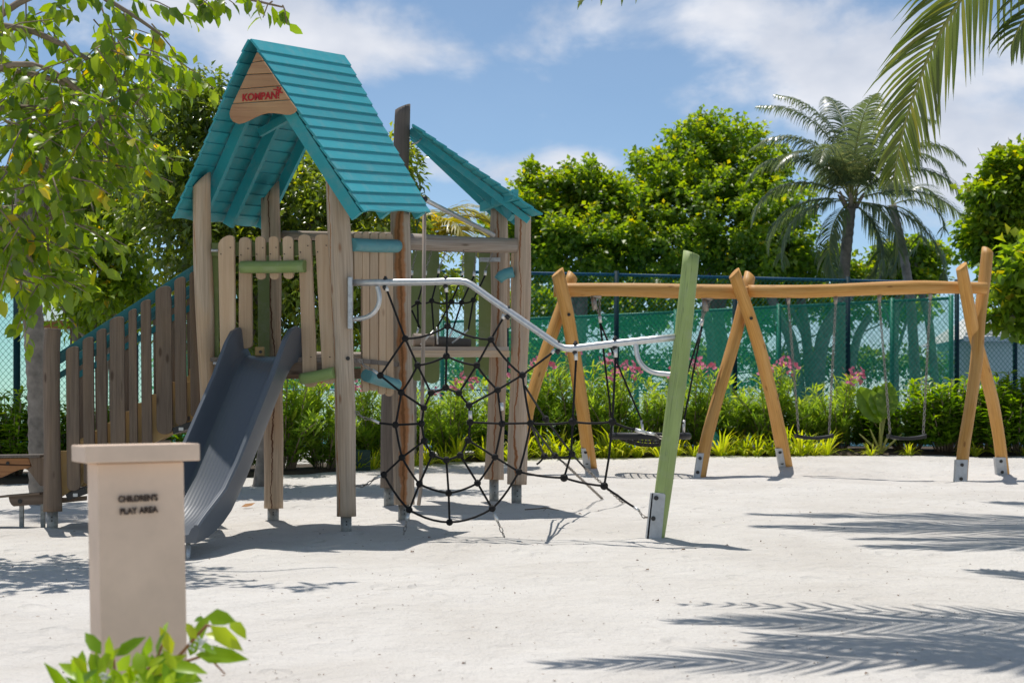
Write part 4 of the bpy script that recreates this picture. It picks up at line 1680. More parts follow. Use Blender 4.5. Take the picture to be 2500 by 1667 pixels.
# nest swing
nc = P(1587, 1064, 20.5)
nest = thing('nest_swing', 'round black nest swing seat hanging on ropes behind the leaning green pole', 'swing', (nc.x, nc.y, nc.z))
m = MB()
ring = [nc + Vector((.475 * math.cos(a * PI / 16), .475 * math.sin(a * PI / 16), 0)) for a in range(33)]
m.tube(ring, .045, 10, False)
m.build('seat_ring', M['rubber'], nest)
m = MB()
for k in range(-4, 5):
    x = k * .1
    hl = math.sqrt(max(0, .45 ** 2 - x * x))
    for ax in (0, 1):
        pts = []
        for j in range(9):
            y = lerp(-hl, hl, j / 8)
            z = -.13 * (1 - (x * x + y * y) / .2025)
            pts.append(nc + (Vector((x, y, z)) if ax == 0 else Vector((y, x, z))))
        m.tube(pts, .011, 6)
m.build('seat_net', M['rope'], nest)
for side, (tx, ty, cx_, cy_) in enumerate(((1456, 728, 1465, 788), (1727, 732, 1714, 796))):
    m = MB()
    for dx in (-9, 7):
        m.chain(P(tx + dx, ty, 20.5), P(cx_, cy_ - 16, 20.5), .05, .005)
    m.build('chain', M['chain'], nest)
    m = MB()
    m.tube([P(tx - 14, ty - 6, 20.5), P(tx + 12, ty - 4, 20.5)], .03, 8)
    m.tube([P(tx - 7, ty, 20.5), P(tx - 3, ty + 28, 20.5)], .035, 8)
    m.build('hanger', M['chain'], nest)
    m = MB()
    m.tube([P(cx_ - (1 if side else -1) * -1, cy_ - 16, 20.5), P(cx_ + (1 if side == 0 else -2), cy_, 20.5)], .022, 8)
    m.build('ferrule', M['ferrule'], nest)
    for an in ((150, 235) if side == 0 else (30, -55)):
        q = nc + Vector((.475 * math.cos(R(an + 20)), .475 * math.sin(R(an + 20)), .03))
        q2 = q + Vector((0, 0, .12))
        rope([P(cx_, cy_, 20.5), q2], nest, .0125)
        m = MB()
        m.tube([q2 + (P(cx_, cy_, 20.5) - q2).normalized() * .05, q], .018, 7)
        m.build('ferrule', M['ferrule'], nest)


def flat_swing(tops, bots, seat_u, seat_v, label):
    c = P(seat_u, seat_v, 20.5)
    sw = thing('flat_swing', label, 'swing', (c.x, c.y, c.z), 'flat rubber swings on chains')
    m = MB()
    vs, fs = [], []
    N_ = 12
    for k in range(N_ + 1):
        t = k / N_ * 2 - 1
        x, z = .232 * t, .03 * t * t - .012
        th = .024 if abs(t) < .9 else .034
        for (y, zz) in ((-.085, -th), (-.095, 0), (-.085, th * .7), (.085, th * .7), (.095, 0), (.085, -th)):
            vs.append(c + Vector((x, y, z + zz)))
    for k in range(N_):
        for j in range(6):
            j2 = (j + 1) % 6
            fs.append((k * 6 + j, (k + 1) * 6 + j, (k + 1) * 6 + j2, k * 6 + j2))
    fs += [list(range(6)), [N_ * 6 + j for j in reversed(range(6))]]
    m.add(vs, fs)
    m.build('seat', M['rubber'], sw, .004)
    for (tu, tv), (bu, bv) in zip(tops, bots):
        m = MB()
        m.chain(P(tu, tv + 14, 20.5), P(bu, bv, 20.5), .046, .0055)
        m.build('chain', M['chain'], sw)
        m = MB()
        p = P(tu, tv, 20.5)
        m.tube([p + Vector((0, 0, .03)), p + Vector((0, 0, -.07))], [.03, .02], 8)
        m.build('hanger', M['chain'], sw)
    return sw


flat_swing([(1925, 729), (2040, 729)], [(1950, 1056), (2024, 1058)], 1987, 1066, 'flat black swing seat on chains, the one nearer the middle legs')
flat_swing([(2147, 725), (2271, 718)], [(2173, 1058), (2254, 1058)], 2213, 1067, 'flat black swing seat on chains in front of the big upright leaves')

# ------------------------------------------------------------------ plinth sign, counter, step
pd = 5.0
pc = P(324, 1400, pd)
TH, LEAN = R(22), .018
a1 = Vector((math.cos(TH), math.sin(TH), LEAN)).normalized()      # along the front to the right
b1 = Vector((-math.sin(TH), math.cos(TH), 0))                     # into the depth
u1 = a1.cross(b1)
if u1.z < 0:
    u1 = -u1
fl_top = P(238, 1131, pd)
gzp = gz(fl_top.x, fl_top.y + .1)
plinth = thing('plinth_sign', "beige plinth sign with a flat cap reading CHILDREN'S PLAY AREA", 'sign', (fl_top.x + .12, fl_top.y + .15, gzp))
sw_, sd_ = .263, .24
hgt = fl_top.z - gzp + .1
m = MB()
m.box(fl_top + a1 * sw_ / 2 + b1 * sd_ / 2 - u1 * hgt / 2, a1, b1, u1, sw_, sd_, hgt)
m.build('shaft', M['stone'], plinth, .006)
m = MB()
m.box(fl_top + a1 * sw_ / 2 + b1 * sd_ / 2 + u1 * .0285, a1, b1, u1, sw_ + .085, sd_ + .085, .053)
m.build('cap', M['stone'], plinth, .004)


def pf(u, v):
    """point of the plinth front under photo position (u, v)"""
    ray = P(u, v, 1.0) - Vector((0, 0, H))
    t = (fl_top - Vector((0, 0, H))).dot(b1) / ray.dot(b1)
    return Vector((0, 0, H)) + ray * t


text("CHILDREN'S", 'lettering', M['letter'], plinth, pf(288, 1226), pf(384, 1221), .0195, .004, .0004, .005, u1)
text('PLAY AREA', 'lettering', M['letter'], plinth, pf(292, 1256), pf(384, 1250), .0195, .004, .0004, .005, u1)

ZC = 220 / 1437.0


def zc(x, y):
    return (x * ZC, 1080 + y * ZC)


cp = P(20, 1290, 12.75)
counter = thing('play_counter', 'wooden play counter with arched red brown apron beside the stair post', 'counter', (cp.x, cp.y, gz(cp.x, cp.y)))
m = MB()
m.box(P(20, 1113, 12.9), (1, 0, .01), (0, 1, 0), (0, 0, 1), .62, .42, .022)
m.build('top', M['post_grey'], counter, .003)
pxplank('apron', [zc(*p) for p in [(-900, 260), (-900, 560), (-500, 440), (-250, 600), (0, 560), (100, 520), (200, 470), (300, 432), (430, 420), (500, 380), (455, 246)]], 12.75, .04, M['counter'], counter, True, .004)
pxplank('bracket', [zc(*p) for p in [(460, 246), (505, 382), (432, 424), (480, 480), (560, 590), (640, 690), (712, 690), (710, 238)]], 12.72, .04, M['stair'], counter, False, .004)
b = []
u, v = zc(125, 330)
bolt(b, P(u, v, 12.75), r=.014)
put_bolts(b, 'bolt', M['bolt'], counter)
m = MB()
for u in (-90,):
    p = P(u, 1200, 12.95)
    m.tube([Vector((p.x, p.y, gz(p.x, p.y) - .1)), P(u, 1120, 12.95)], .06, 10)
m.build('leg', M['stair'], counter)

spb = P(80, 1285, 12.75)
step = thing('entry_step', 'low wooden step on steel legs at the foot of the picket stairs', 'step', (spb.x, spb.y, gz(spb.x, spb.y)))
pxplank('side_board', [zc(*p) for p in [(135, 872), (150, 940), (180, 990), (215, 1018), (710, 976), (1000, 962), (1370, 922), (1370, 850), (1000, 880), (720, 812), (140, 868)]], lambda u, v: 12.68, .04, M['stair'], step, True, .004)
m = MB()
p0, p1 = P(*zc(30, 858), 12.8), P(*zc(720, 800), 12.8)
m.bar(p0, p1, .30, .016, (0, 0, 1))
m.build('tread', M['stair'], step, .002)
for u in (53, 105):
    m = MB()
    p = P(u, 1230, 12.72)
    m.box((p.x, p.y, (gz(p.x, p.y) - .1 + p.z) / 2), (1, 0, 0), (0, 1, 0), (0, 0, 1), .03, .03, p.z - gz(p.x, p.y) + .1)
    m.build('leg', M['steel_old'], step)
b = []
u, v = zc(322, 935)
bolt(b, P(u, v, 12.68), r=.018)
put_bolts(b, 'bolt', M['bolt'], step)

# ------------------------------------------------------------------ fences


def mesh_wires(A, B, zb0, zb1, zt0, zt1, pitch=.068, r=.0020):
    """straight diagonal wires of a chain link sheet between A and B (xy), bottoms and tops given"""
    A, B = Vector((A[0], A[1], 0)), Vector((B[0], B[1], 0))
    Ln = (B - A).length
    ht = max(zt0 - zb0, zt1 - zb1)
    m = MB()
    d = (B - A).normalized()
    nn = Vector((-d.y, d.x, 0))
    vs, fs = [], []
    k = -ht
    rise = 1.15
    while k < Ln:
        for sg in (1, -1):
            s0, s1 = k, k + ht / rise
            z0, z1_ = 0.0, ht
            if s0 < 0:
                z0 += -s0 * rise
                s0 = 0
            if s1 > Ln:
                z1_ -= (s1 - Ln) * rise
                s1 = Ln
            if s1 - s0 < .02:
                continue
            zz0, zz1 = (z0, z1_) if sg > 0 else (ht - z0, ht - z1_)
            p, q = A + d * s0, A + d * s1
            p.z = lerp(zb0, zb1, s0 / Ln) + zz0
            q.z = lerp(zb0, zb1, s1 / Ln) + zz1
            ax = (q - p).normalized()
            s = nn.cross(ax) * r
            t = nn * r + nn * (.002 * sg)
            o = len(vs)
            vs += [p + s, p - s * .5 + t, p - s * .5 - nn * r, q + s, q - s * .5 + t, q - s * .5 - nn * r]
            fs += [(o, o + 1, o + 4, o + 3), (o + 1, o + 2, o + 5, o + 4), (o + 2, o, o + 3, o + 5)]
        k += pitch
    m.add(vs, fs)
    return m


def fence(label, xy, base_z, top_z, posts_r, mats, name='chain_link_fence', cloth=None, midrail=None, pitch=.078, wr=.0034, extra=.06):
    x0, y0 = xy[0]
    f = thing(name, label, 'fence', (x0, y0, base_z[0]))
    for i, (x, y) in enumerate(xy):
        m = MB()
        m.tube([Vector((x, y, base_z[i] - .2)), Vector((x, y, top_z[i] + extra))], posts_r, 10)
        m.build('post', mats[0], f)
        if i < len(xy) - 1:
            x2, y2 = xy[i + 1]
            m = MB()
            m.tube([Vector((x, y, top_z[i])), Vector((x2, y2, top_z[i + 1]))], posts_r * .62, 8)
            m.build('top_rail', mats[1], f)
            if midrail:
                m = MB()
                m.tube([Vector((x, y, base_z[i] + midrail)), Vector((x2, y2, base_z[i + 1] + midrail))], posts_r * .5, 8)
                m.build('mid_rail', mats[1], f)
            o = mesh_wires((x, y - .03), (x2, y2 - .03), base_z[i], base_z[i + 1], top_z[i], top_z[i + 1], pitch, wr).build('chain_mesh', mats[2], f)
            o['kind'] = 'stuff'
            if cloth is not None:
                m = MB()
                c0, c1 = cloth if isinstance(cloth, tuple) else (cloth, 0)
                m.add([(x, y + .05, base_z[i] + c1), (x2, y2 + .05, base_z[i + 1] + c1), (x2, y2 + .05, top_z[i + 1] - c0), (x, y + .05, top_z[i] - c0)], [(0, 1, 2, 3)])
                m.build('shade_cloth', M['cloth'], f)
    return f


def fpts(L):
    xy, b_, t_ = [], [], []
    for (u, vt, d) in L:
        p = P(u, vt, d)
        xy.append((p.x, p.y))
        b_.append(.80)
        t_.append(p.z)
    return xy, b_, t_


fm = (M['fence_post'], M['fence_rail'], M['fence_wire'])
xy, b_, t_ = fpts([(960, 660, 25.6), (1236, 666, 25.8), (1505, 671, 26.0), (1794, 678, 26.3), (2070, 685, 26.6), (2336, 691, 26.9), (2478, 694, 27.05), (2760, 700, 27.4)])
fence('tall dark blue green chain link fence running behind the swings', xy, b_, t_, .04, fm)
xy, b_, t_ = fpts([(440, 804, 39.0), (760, 792, 37.5), (1080, 786, 36.0), (1400, 774, 34.6), (1650, 762, 33.3), (1902, 749, 32.0), (2178, 735, 30.7), (2322, 728, 30.0)])
fence('green court fence with see-through green shade cloth behind the dark fence', xy, [.82] * 8, t_, .045, (M['court_rail'], M['court_rail'], M['fence_wire']), 'court_fence', cloth=0.0, pitch=.12)
xy, b_, t_ = fpts([(-330, 640, 22.5), (41, 672, 22.8), (330, 700, 24.0), (620, 705, 25.0)])
fence('fence with bright teal shade cloth at the left edge of the playground', xy, [.75] * 4, t_, .05, fm, 'court_fence', cloth=(.12, 0.0))
xy, b_, t_ = fpts([(640, 953, 24.9), (738, 952, 24.9), (1000, 951, 24.9), (1290, 951, 24.9), (1440, 951, 24.95)])
fence('low chain link fence with a pale blue top rail behind the oleanders', xy, [.8] * 5, t_, .026, (M['fence_post'], M['low_rail'], M['fence_wire']), 'low_fence', extra=.0)

# ------------------------------------------------------------------ buildings
hp = P(2440, 900, 46)
hut = thing('garden_building', 'pale green walled building with white tiled roof beyond the fence on the right', 'building', (hp.x, hp.y, .8))
A, B = P(2378, 905, 46), P(2800, 905, 46)
wt = P(2378, 826, 46).z
m = MB()
m.box(((A.x + B.x) / 2, 48, (wt + .6) / 2), (1, 0, 0), (0, 1, 0), (0, 0, 1), B.x - A.x, 4, wt - .6)
m.build('wall', M['wall'], hut)
rf = MB()
ez, rz = P(0, 826, 45.6).z, P(0, 752, 47.5).z
x0, x1 = P(2352, 0, 45.6).x, P(2830, 0, 45.6).x
rf.add([(x0, 45.6, ez - .08), (x1, 45.6, ez - .08), (x1, 45.6, ez), (x0, 45.6, ez), (x0 + 1.1, 48, rz), (x1 - 1.1, 48, rz), (x0, 50.4, ez), (x1, 50.4, ez)],
       [(0, 1, 2, 3), (3, 2, 5, 4), (4, 5, 7, 6), (3, 4, 6), (2, 7, 5)])
ro = rf.build('roof', M['tile'], hut)
rows = 9
for k in range(rows):
    t = (k + .02) / rows
    m = MB()
    p0, p1 = Vector((x0 + 1.1 * t, lerp(45.6, 48, t), lerp(ez, rz, t))), Vector((x1 - 1.1 * t, lerp(45.6, 48, t), lerp(ez, rz, t)))
    m.bar(p0 + Vector((0, 0, .03)), p1 + Vector((0, 0, .03)), .03, .06)
    m.build('tile_row', M['tile'], ro)

hp = P(120, 780, 21)
hut2 = thing('small_shelter', 'small shelter with a grey green roof and timber fascia behind the stairs', 'shelter', (hp.x, hp.y, .75))
e0, e1, pk_ = P(70, 786, 21), P(196, 782, 21), P(85, 690, 22)
rf = MB()
far = Vector((0, 2.6, 0))
rf.add([e0, e1, e1 + far, e0 + far, pk_ + Vector((0, .3, 0))], [(0, 1, 4), (1, 2, 4), (2, 3, 4), (3, 0, 4), (3, 2, 1, 0)])
ro = rf.build('roof', M['tealtile'], hut2)
m = MB()
m.bar(e0 + Vector((0, -.02, -.05)), e1 + Vector((0, -.02, -.05)), .03, .11)
m.bar(e1 + Vector((.02, .03, -.05)), e1 + far + Vector((.02, 0, -.05)), .03, .11)
m.build('fascia', M['counter'], hut2)
for p in (e0 + Vector((.08, .1, 0)), e1 + Vector((-.12, .1, 0)), e1 + far + Vector((-.12, -.1, 0))):
    m = MB()
    m.tube([Vector((p.x, p.y, .6)), Vector((p.x, p.y, e0.z - .05))], .04, 8)
    m.build('post', M['stair'], hut2)

# ------------------------------------------------------------------ trees and plants


def limb(path, r0, r1, seed=0, wob=.06, n=8):
    m = MB()
    k = len(path)
    m.tube(path, [lerp(r0, r1, i / (k - 1)) for i in range(k)], n, True, wob, seed)
    return m


def smooth_path(pts, it=2):
    q = [Vector(p) for p in pts]
    for _ in range(it):
        q2 = [q[0]]
        for i in range(len(q) - 1):
            q2 += [q[i].lerp(q[i + 1], .25), q[i].lerp(q[i + 1], .75)]
        q = q2 + [q[-1]]
    return q


BEYOND = 6.0      # the trees behind the court stand this much further back


def blob(u, v, d, ru, rv, rd=None):
    if d > 36:
        d += BEYOND
    p = P(u, v, d)
    s = d / F
    return ((p.x, p.y, p.z), (ru * s, rd if rd else (ru + rv) / 2 * s, rv * s))


def leafy_tree(name, label, base, trunk_top, blobs, n, size, mat, seed, aspect=.7, r0=.16, group=None, ksub=30, droop=.35, cat='tree', clump=.3, shell=.35, tuft=.30, dens=1.0):
    base, top = Vector(base), Vector(trunk_top)
    if base.y > 36:
        k_ = (base.y + BEYOND) / base.y
        base = Vector((base.x * k_, base.y * k_, base.z))
        top = Vector((top.x * k_, top.y * k_, H + (top.z - H) * k_))
    t = thing(name, label, cat, base, group)
    mid = base.lerp(top, .5) + Vector((random.uniform(-.2, .2), random.uniform(-.1, .1), 0))
    limb(smooth_path([base - Vector((0, 0, .2)), mid, top]), r0, r0 * .5, seed).build('trunk', M['bark'], t)
    for k, (c, r) in enumerate(blobs):
        c = Vector(c)
        st = base.lerp(top, random.Random(seed + k).uniform(.55, 1.0))
        limb(smooth_path([st, st.lerp(c, .5) + Vector((0, 0, .15)), c]), r0 * .42, r0 * .12, seed + k, n=6).build('limb', M['bark'], t)
    if base.y > 24:
        g = np.random.default_rng(seed + 900)
        extra = []
        for (c, r) in blobs:      # shoots that stand out of the outline
            for _ in range(7):
                d = nrmz(g.normal(size=(1, 3)))[0]
                d[2] = abs(d[2]) * .8 + .05
                q = np.array(c) + d * np.array(r) * g.uniform(.95, 1.2)
                e = np.array(r) * g.uniform(.10, .24)
                extra.append((tuple(q), (e[0], e[1], e[2] * g.uniform(1.0, 1.6))))
        blobs = list(blobs) + extra
        tuft = tuft * .85
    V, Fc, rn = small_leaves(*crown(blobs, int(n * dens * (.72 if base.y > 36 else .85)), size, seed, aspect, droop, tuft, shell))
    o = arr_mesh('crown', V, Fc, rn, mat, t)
    o['kind'] = 'stuff'
    return t


# round-leaved trees beyond the court
leafy_tree('sea_grape_tree', 'tall round leaved tree with the highest bright crown beyond the fence', (P(1800, 950, 39).x, 39, .85), P(1730, 640, 39),
           [blob(1735, 360, 39, 110, 75), blob(1690, 440, 38.5, 160, 100), blob(1800, 420, 39, 110, 90), blob(1590, 500, 38.5, 110, 80), blob(1720, 540, 37.5, 230, 110), blob(1640, 620, 37, 200, 75), blob(1800, 640, 37, 170, 70)],
           39900, .150, M['leaf_grape'], 101, .8, .24, 'round leaved trees beyond the fence', 40)
leafy_tree('sea_grape_tree', 'lower round leaved tree with upright shoots just right of the lean-to roof', (P(1440, 950, 38).x, 38, .85), P(1420, 680, 38),
           [blob(1345, 480, 38, 90, 55), blob(1430, 480, 38, 80, 60), blob(1490, 520, 38, 110, 75), blob(1300, 580, 37.5, 120, 100), blob(1420, 620, 37, 180, 90), blob(1400, 430, 38, 16, 30), blob(1300, 425, 38, 14, 28), blob(1440, 425, 38, 18, 30)],
           32300, .150, M['leaf_grape'], 102, .8, .2, 'round leaved trees beyond the fence', 40)
leafy_tree('sea_grape_tree', 'thin topped round leaved tree between the tall bright tree and the palm', (P(1990, 950, 38.5).x, 38.5, .85), P(1950, 690, 38.5),
           [blob(1885, 420, 39, 35, 45), blob(1865, 500, 38.5, 70, 90), blob(1900, 580, 38, 85, 75), blob(1985, 665, 37.5, 110, 48), blob(1870, 650, 37.5, 110, 55)],
           17100, .150, M['leaf_grape'], 103, .8, .2, 'round leaved trees beyond the fence', 36)
leafy_tree('sea_grape_tree', 'small round leaved tree low at the right of the palm trunk', (P(2190, 930, 38).x, 38, .85), P(2190, 720, 38),
           [blob(2160, 640, 38, 45, 32), blob(2230, 630, 38, 65, 35), blob(2280, 625, 38, 30, 22), blob(2130, 690, 38, 80, 30), blob(2250, 690, 38, 60, 25)],
           9880, .150, M['leaf_grape'], 104, .8, .14, 'round leaved trees beyond the fence', 30)
leafy_tree('sea_grape_tree', 'leafy tree rising at the right edge behind the swing frame', (P(2620, 930, 31).x, 31, .8), P(2560, 680, 31),
           [blob(2480, 430, 31, 60, 55), blob(2430, 500, 31, 75, 65), blob(2520, 520, 31, 100, 120), blob(2440, 590, 31, 75, 55), blob(2500, 660, 31, 90, 60), blob(2385, 600, 31, 30, 25)],
           18050, .150, M['leaf_grape'], 105, .8, .18, None, 36)
leafy_tree('broad_leaved_tree', 'round leaved branch tree hanging in front of the white roofed building', (P(2680, 1120, 24.2).x, 24.2, .8), P(2600, 700, 24.2),
           [blob(2490, 680, 24.2, 60, 60), blob(2460, 750, 24.2, 45, 45), blob(2530, 780, 24.2, 60, 60), blob(2420, 770, 24.2, 22, 18)],
           1500, .17, M['leaf_grape'], 106, .85, .12, None, 24)
# bare twigs by the right edge
tw = thing('bare_shrub', 'bare grey twigs sticking up above the right edge tree', 'shrub', (P(2480, 470, 32).x, 32, .8))
m = MB()
rr = random.Random(5)
m.tube(smooth_path([Vector((P(2480, 470, 32).x, 32, .7)), P(2470, 600, 32), P(2450, 440, 32)]), [.05] * 9 + [.02] * (len(smooth_path([0 * Vector((1, 1, 1))] * 3)) - 9) if False else .025, 6)
for k in range(16):
    a = P(2450 + rr.uniform(-40, 30), 440 + rr.uniform(-15, 25), 32)
    c = a + Vector((rr.uniform(-.5, .35), 0, rr.uniform(.3, .75)))
    m.tube([a, a.lerp(c, .5) + Vector((rr.uniform(-.06, .06), 0, 0)), c], [.011, .008, .004], 5)
m.build('twigs', M['twig'], tw)

# leaning trunks seen through the cloth and a belt of low trees behind the court
for i, (pts, r, lb) in enumerate((([(1985, 905), (2000, 840), (2030, 780), (2090, 690)], .23, 'grey trunk leaning right seen through the green cloth left of the third fence post'),
                                  ([(1965, 905), (1940, 840), (1900, 770), (1870, 690)], .18, 'grey trunk leaning left seen through the green cloth'),
                                  ([(2050, 905), (2085, 840), (2110, 790), (2125, 770)], .14, 'sawn grey branch stub leaning right behind the dark fence post'),
                                  ([(2290, 900), (2275, 800), (2245, 700), (2235, 640)], .13, 'slim pale trunk near the right end of the green cloth'),
                                  ([(1745, 905), (1740, 830), (1720, 760), (1730, 690)], .17, 'upright grey trunk seen through cloth beside the middle swing legs'))):
    d = 43.0 + i * .3
    q = [P(u, v, d) for u, v in pts]
    q[0].z = .7
    tr = thing('tree_trunk', lb, 'tree', (q[0].x, d, .83))
    limb(smooth_path(q), r, r * .6, 200 + i).build('trunk', M['bark'], tr)
leafy_tree('hedge_tree', 'dark bushy tree behind the court left of the middle swing legs', (P(1560, 950, 41).x, 41, .85), P(1560, 800, 41),
           [blob(1330, 760, 41, 120, 60), blob(1480, 740, 41, 130, 60), blob(1620, 730, 41, 130, 60), blob(1290, 860, 41, 130, 60), blob(1560, 800, 41.5, 60, 30)], 12000, .18, M['leaf_grape'], 107, .8, .1, None, tuft=.4)
leafy_tree('hedge_tree', 'loose bushy tree behind the court to the right of the middle swing legs', (P(1900, 950, 41).x, 41, .85), P(1900, 800, 41),
           [blob(1800, 730, 41, 100, 50), blob(1960, 735, 41, 120, 45), blob(2120, 740, 41, 100, 50), blob(1850, 810, 41, 40, 40), blob(2060, 800, 41.5, 30, 30), blob(2230, 760, 41, 60, 40)], 8500, .18, M['leaf_grape'], 108, .8, .1, None, tuft=.4)
leafy_tree('hedge_tree', 'green hedge bushes low behind the court cloth', (P(1750, 960, 40).x, 40, .85), P(1750, 910, 40),
           [blob(u, 905 + 8 * math.sin(u), 40, 95, 48) for u in range(460, 2310, 105)], 24000, .17, M['leaf_lush'], 109, .5, .06, None, cat='hedge', tuft=.35)

# fig tree behind the tower
leafy_tree('fig_tree', 'dark glossy fig tree spreading behind the play tower', (P(640, 1150, 18.2).x, 18.2, .62), P(640, 640, 18.0),
           [blob(440, 330, 18, 110, 110, .7), blob(400, 480, 17.6, 110, 110, .7), blob(480, 600, 17.4, 130, 130, .7), blob(580, 480, 18, 110, 150, .8), blob(620, 700, 17.4, 150, 130, .7), blob(740, 560, 17.8, 130, 140, .7),
            blob(760, 720, 17.4, 120, 130, .7), blob(890, 520, 17.8, 90, 110, .7), blob(880, 680, 17.4, 100, 110, .6), blob(980, 420, 17.8, 45, 75, .4), blob(985, 540, 17.6, 40, 60, .4), blob(1070, 700, 17.6, 55, 60, .5), blob(610, 850, 17.6, 140, 50, .5), blob(800, 830, 17.8, 110, 50, .5), blob(930, 800, 17.8, 70, 60, .5), blob(490, 780, 17.2, 100, 70, .5),
            blob(460, 190, 18, 22, 26, .25), blob(500, 250, 18, 55, 60, .35), blob(540, 340, 17.8, 70, 90, .5), blob(700, 460, 18.2, 130, 110, .7), blob(570, 640, 18.4, 130, 150, .6), blob(800, 620, 18.4, 130, 150, .6)],
           34000, .105, M['leaf_fig'], 110, .48, .13, None, droop=.75, shell=.3, tuft=.24)
leafy_tree('fig_tree', 'yellow green leafed small tree between the stairs and the court fence', (P(250, 1150, 20.5).x, 20.5, .62), P(260, 760, 20.3),
           [blob(240, 640, 20, 90, 90, .6), blob(300, 740, 20, 100, 60, .6), blob(330, 580, 20, 70, 90, .5), blob(160, 560, 20.3, 110, 70, .6), blob(210, 780, 20.5, 50, 50, .5), blob(60, 520, 20.5, 110, 90, .6), blob(20, 620, 20.5, 90, 70, .6), blob(390, 430, 20.3, 60, 110, .5), blob(250, 450, 20.5, 110, 60, .6)],
           13000, .125, M['leaf_near'], 111, .5, .08, None, droop=.7, tuft=.24)
m = MB()


def near_tree():
    t = thing('overhanging_fig_tree', 'large leaved tree overhanging the top left corner in front of the stairs', 'tree', (-4.6, 10.6, gz(-4.6, 10.6)))
    base = Vector((-4.6, 10.6, gz(-4.6, 10.6) - .2))
    crotch = Vector((-4.4, 10.6, 3.1))
    limb(smooth_path([base, base.lerp(crotch, .5) + Vector((.12, 0, 0)), crotch]), .17, .12, 301).build('trunk', M['bark'], t)
    g = np.random.default_rng(77)
    branches = [[(-150, 240), (60, 130), (230, 240), (290, 380)], [(-200, 60), (40, 60), (160, 110), (300, 200), (360, 290)], [(-150, 300), (60, 250), (200, 300), (300, 420)],
                [(-200, 420), (30, 400), (110, 500), (120, 640)], [(-150, -60), (150, -60), (400, -30), (560, -12), (690, 18)], [(-200, 520), (0, 540), (80, 640)],
                [(-150, 150), (100, 180), (220, 230), (270, 380)], [(150, -60), (300, 20), (400, 90)], [(-120, 330), (60, 330), (170, 400), (260, 470)]]
    starts = []
    for k, br in enumerate(branches):
        d0 = 10.2 + .25 * (k % 5)
        pts = [crotch.lerp(P(*br[0], d0), .5)] + [P(u, v, d0 + .05 * j) for j, (u, v) in enumerate(br)]
        pts = smooth_path([crotch] + pts)
        limb(pts, .035, .007, 310 + k, .08, 6).build('branch', M['twig'], t)
        if k not in (4,):
            for j in range(int(len(pts) * .45), len(pts)):
                starts.append(pts[j])
    # twigs with leaves through the crown
    ell = [(130, 130, 300, 210, 26), (60, 330, 200, 150, 18), (240, 270, 90, 140, 11), (-60, 480, 170, 110, 12), (110, 610, 75, 100, 9), (310, 110, 75, 80, 6), (90, 690, 55, 50, 4), (150, 430, 80, 70, 5), (20, 560, 80, 60, 5)]
    tws = []
    for (cu, cv, ru, rv, k) in ell:
        for _ in range(int(k * 2.1)):
            a, r = g.random() * 6.283, math.sqrt(g.random())
            tws.append((P(cu + ru * r * math.cos(a), cv + rv * r * math.sin(a), 10.0 + g.random() * 1.5), g.uniform(.25, .5)))
    for p in [(445, -10), (470, 0), (500, -6), (530, 2), (545, -8), (600, -14), (640, 0), (665, 4), (690, 14)]:
        tws.append((P(p[0], p[1], 10.2), .12 if p[0] > 580 else .16))
    pos, ax, nr, ln, wd, rn = [], [], [], [], [], []
    tb = MB()
    for (p, tl) in tws:
        dirv = Vector((g.normal() * .8 + .25, g.normal() * .6, -.5 + g.normal() * .45)).normalized()
        end = p + dirv * tl
        mid = p.lerp(end, .5) + Vector((0, 0, .03))
        tb.tube([p, mid, end], [.006, .0045, .003], 5)
        nl = max(3, int(tl / .027))
        for j in range(nl):
            s = (j + .6) / nl
            q = p.lerp(mid, s * 2) if s < .5 else mid.lerp(end, s * 2 - 1)
            sd = dirv.cross(Vector((g.normal(), g.normal(), g.normal()))).normalized()
            a = (sd * .75 + dirv * .45 + Vector((0, 0, -.55))).normalized()
            pos.append(q + a * .022)
            ax.append(a)
            nr.append(Vector((g.normal() * .6, g.normal() * .6, .75)))
            l = g.uniform(.075, .135)
            ln.append(l)
            wd.append(l * g.uniform(.48, .62))
            rn.append(min(1, max(0, g.normal() * .24 + .48)))
    tb.build('twig', M['twig'], t)['kind'] = 'stuff'
    pos, ax, nr, ln, wd, rn = np.array(pos), np.array(ax), np.array(nr), np.array(ln), np.array(wd), np.array(rn)
    # the 300 that show largest: in frame and nearest are single leaves
    uu = pos[:, 0] / pos[:, 1] * F + CX
    vv = VH - (pos[:, 2] - H) / pos[:, 1] * F
    seen = (uu > -5) & (uu < 700) & (vv > -5) & (vv < 850)
    order = np.argsort(np.where(seen, -ln / pos[:, 1], 1.0))
    big, rest = order[:300], order[300:]
    for i in big:
        V, Fc, r_ = leaves(pos[i:i + 1], ax[i:i + 1], nr[i:i + 1], ln[i:i + 1], wd[i:i + 1], rn[i:i + 1])
        arr_mesh('leaf', V, Fc, r_, M['leaf_near'], t)
    V, Fc, r_ = leaves(pos[rest], ax[rest], nr[rest], ln[rest], wd[rest], rn[rest])
    arr_mesh('foliage', V, Fc, r_, M['leaf_near'], t)['kind'] = 'stuff'
    return len(pos)


NL = near_tree()


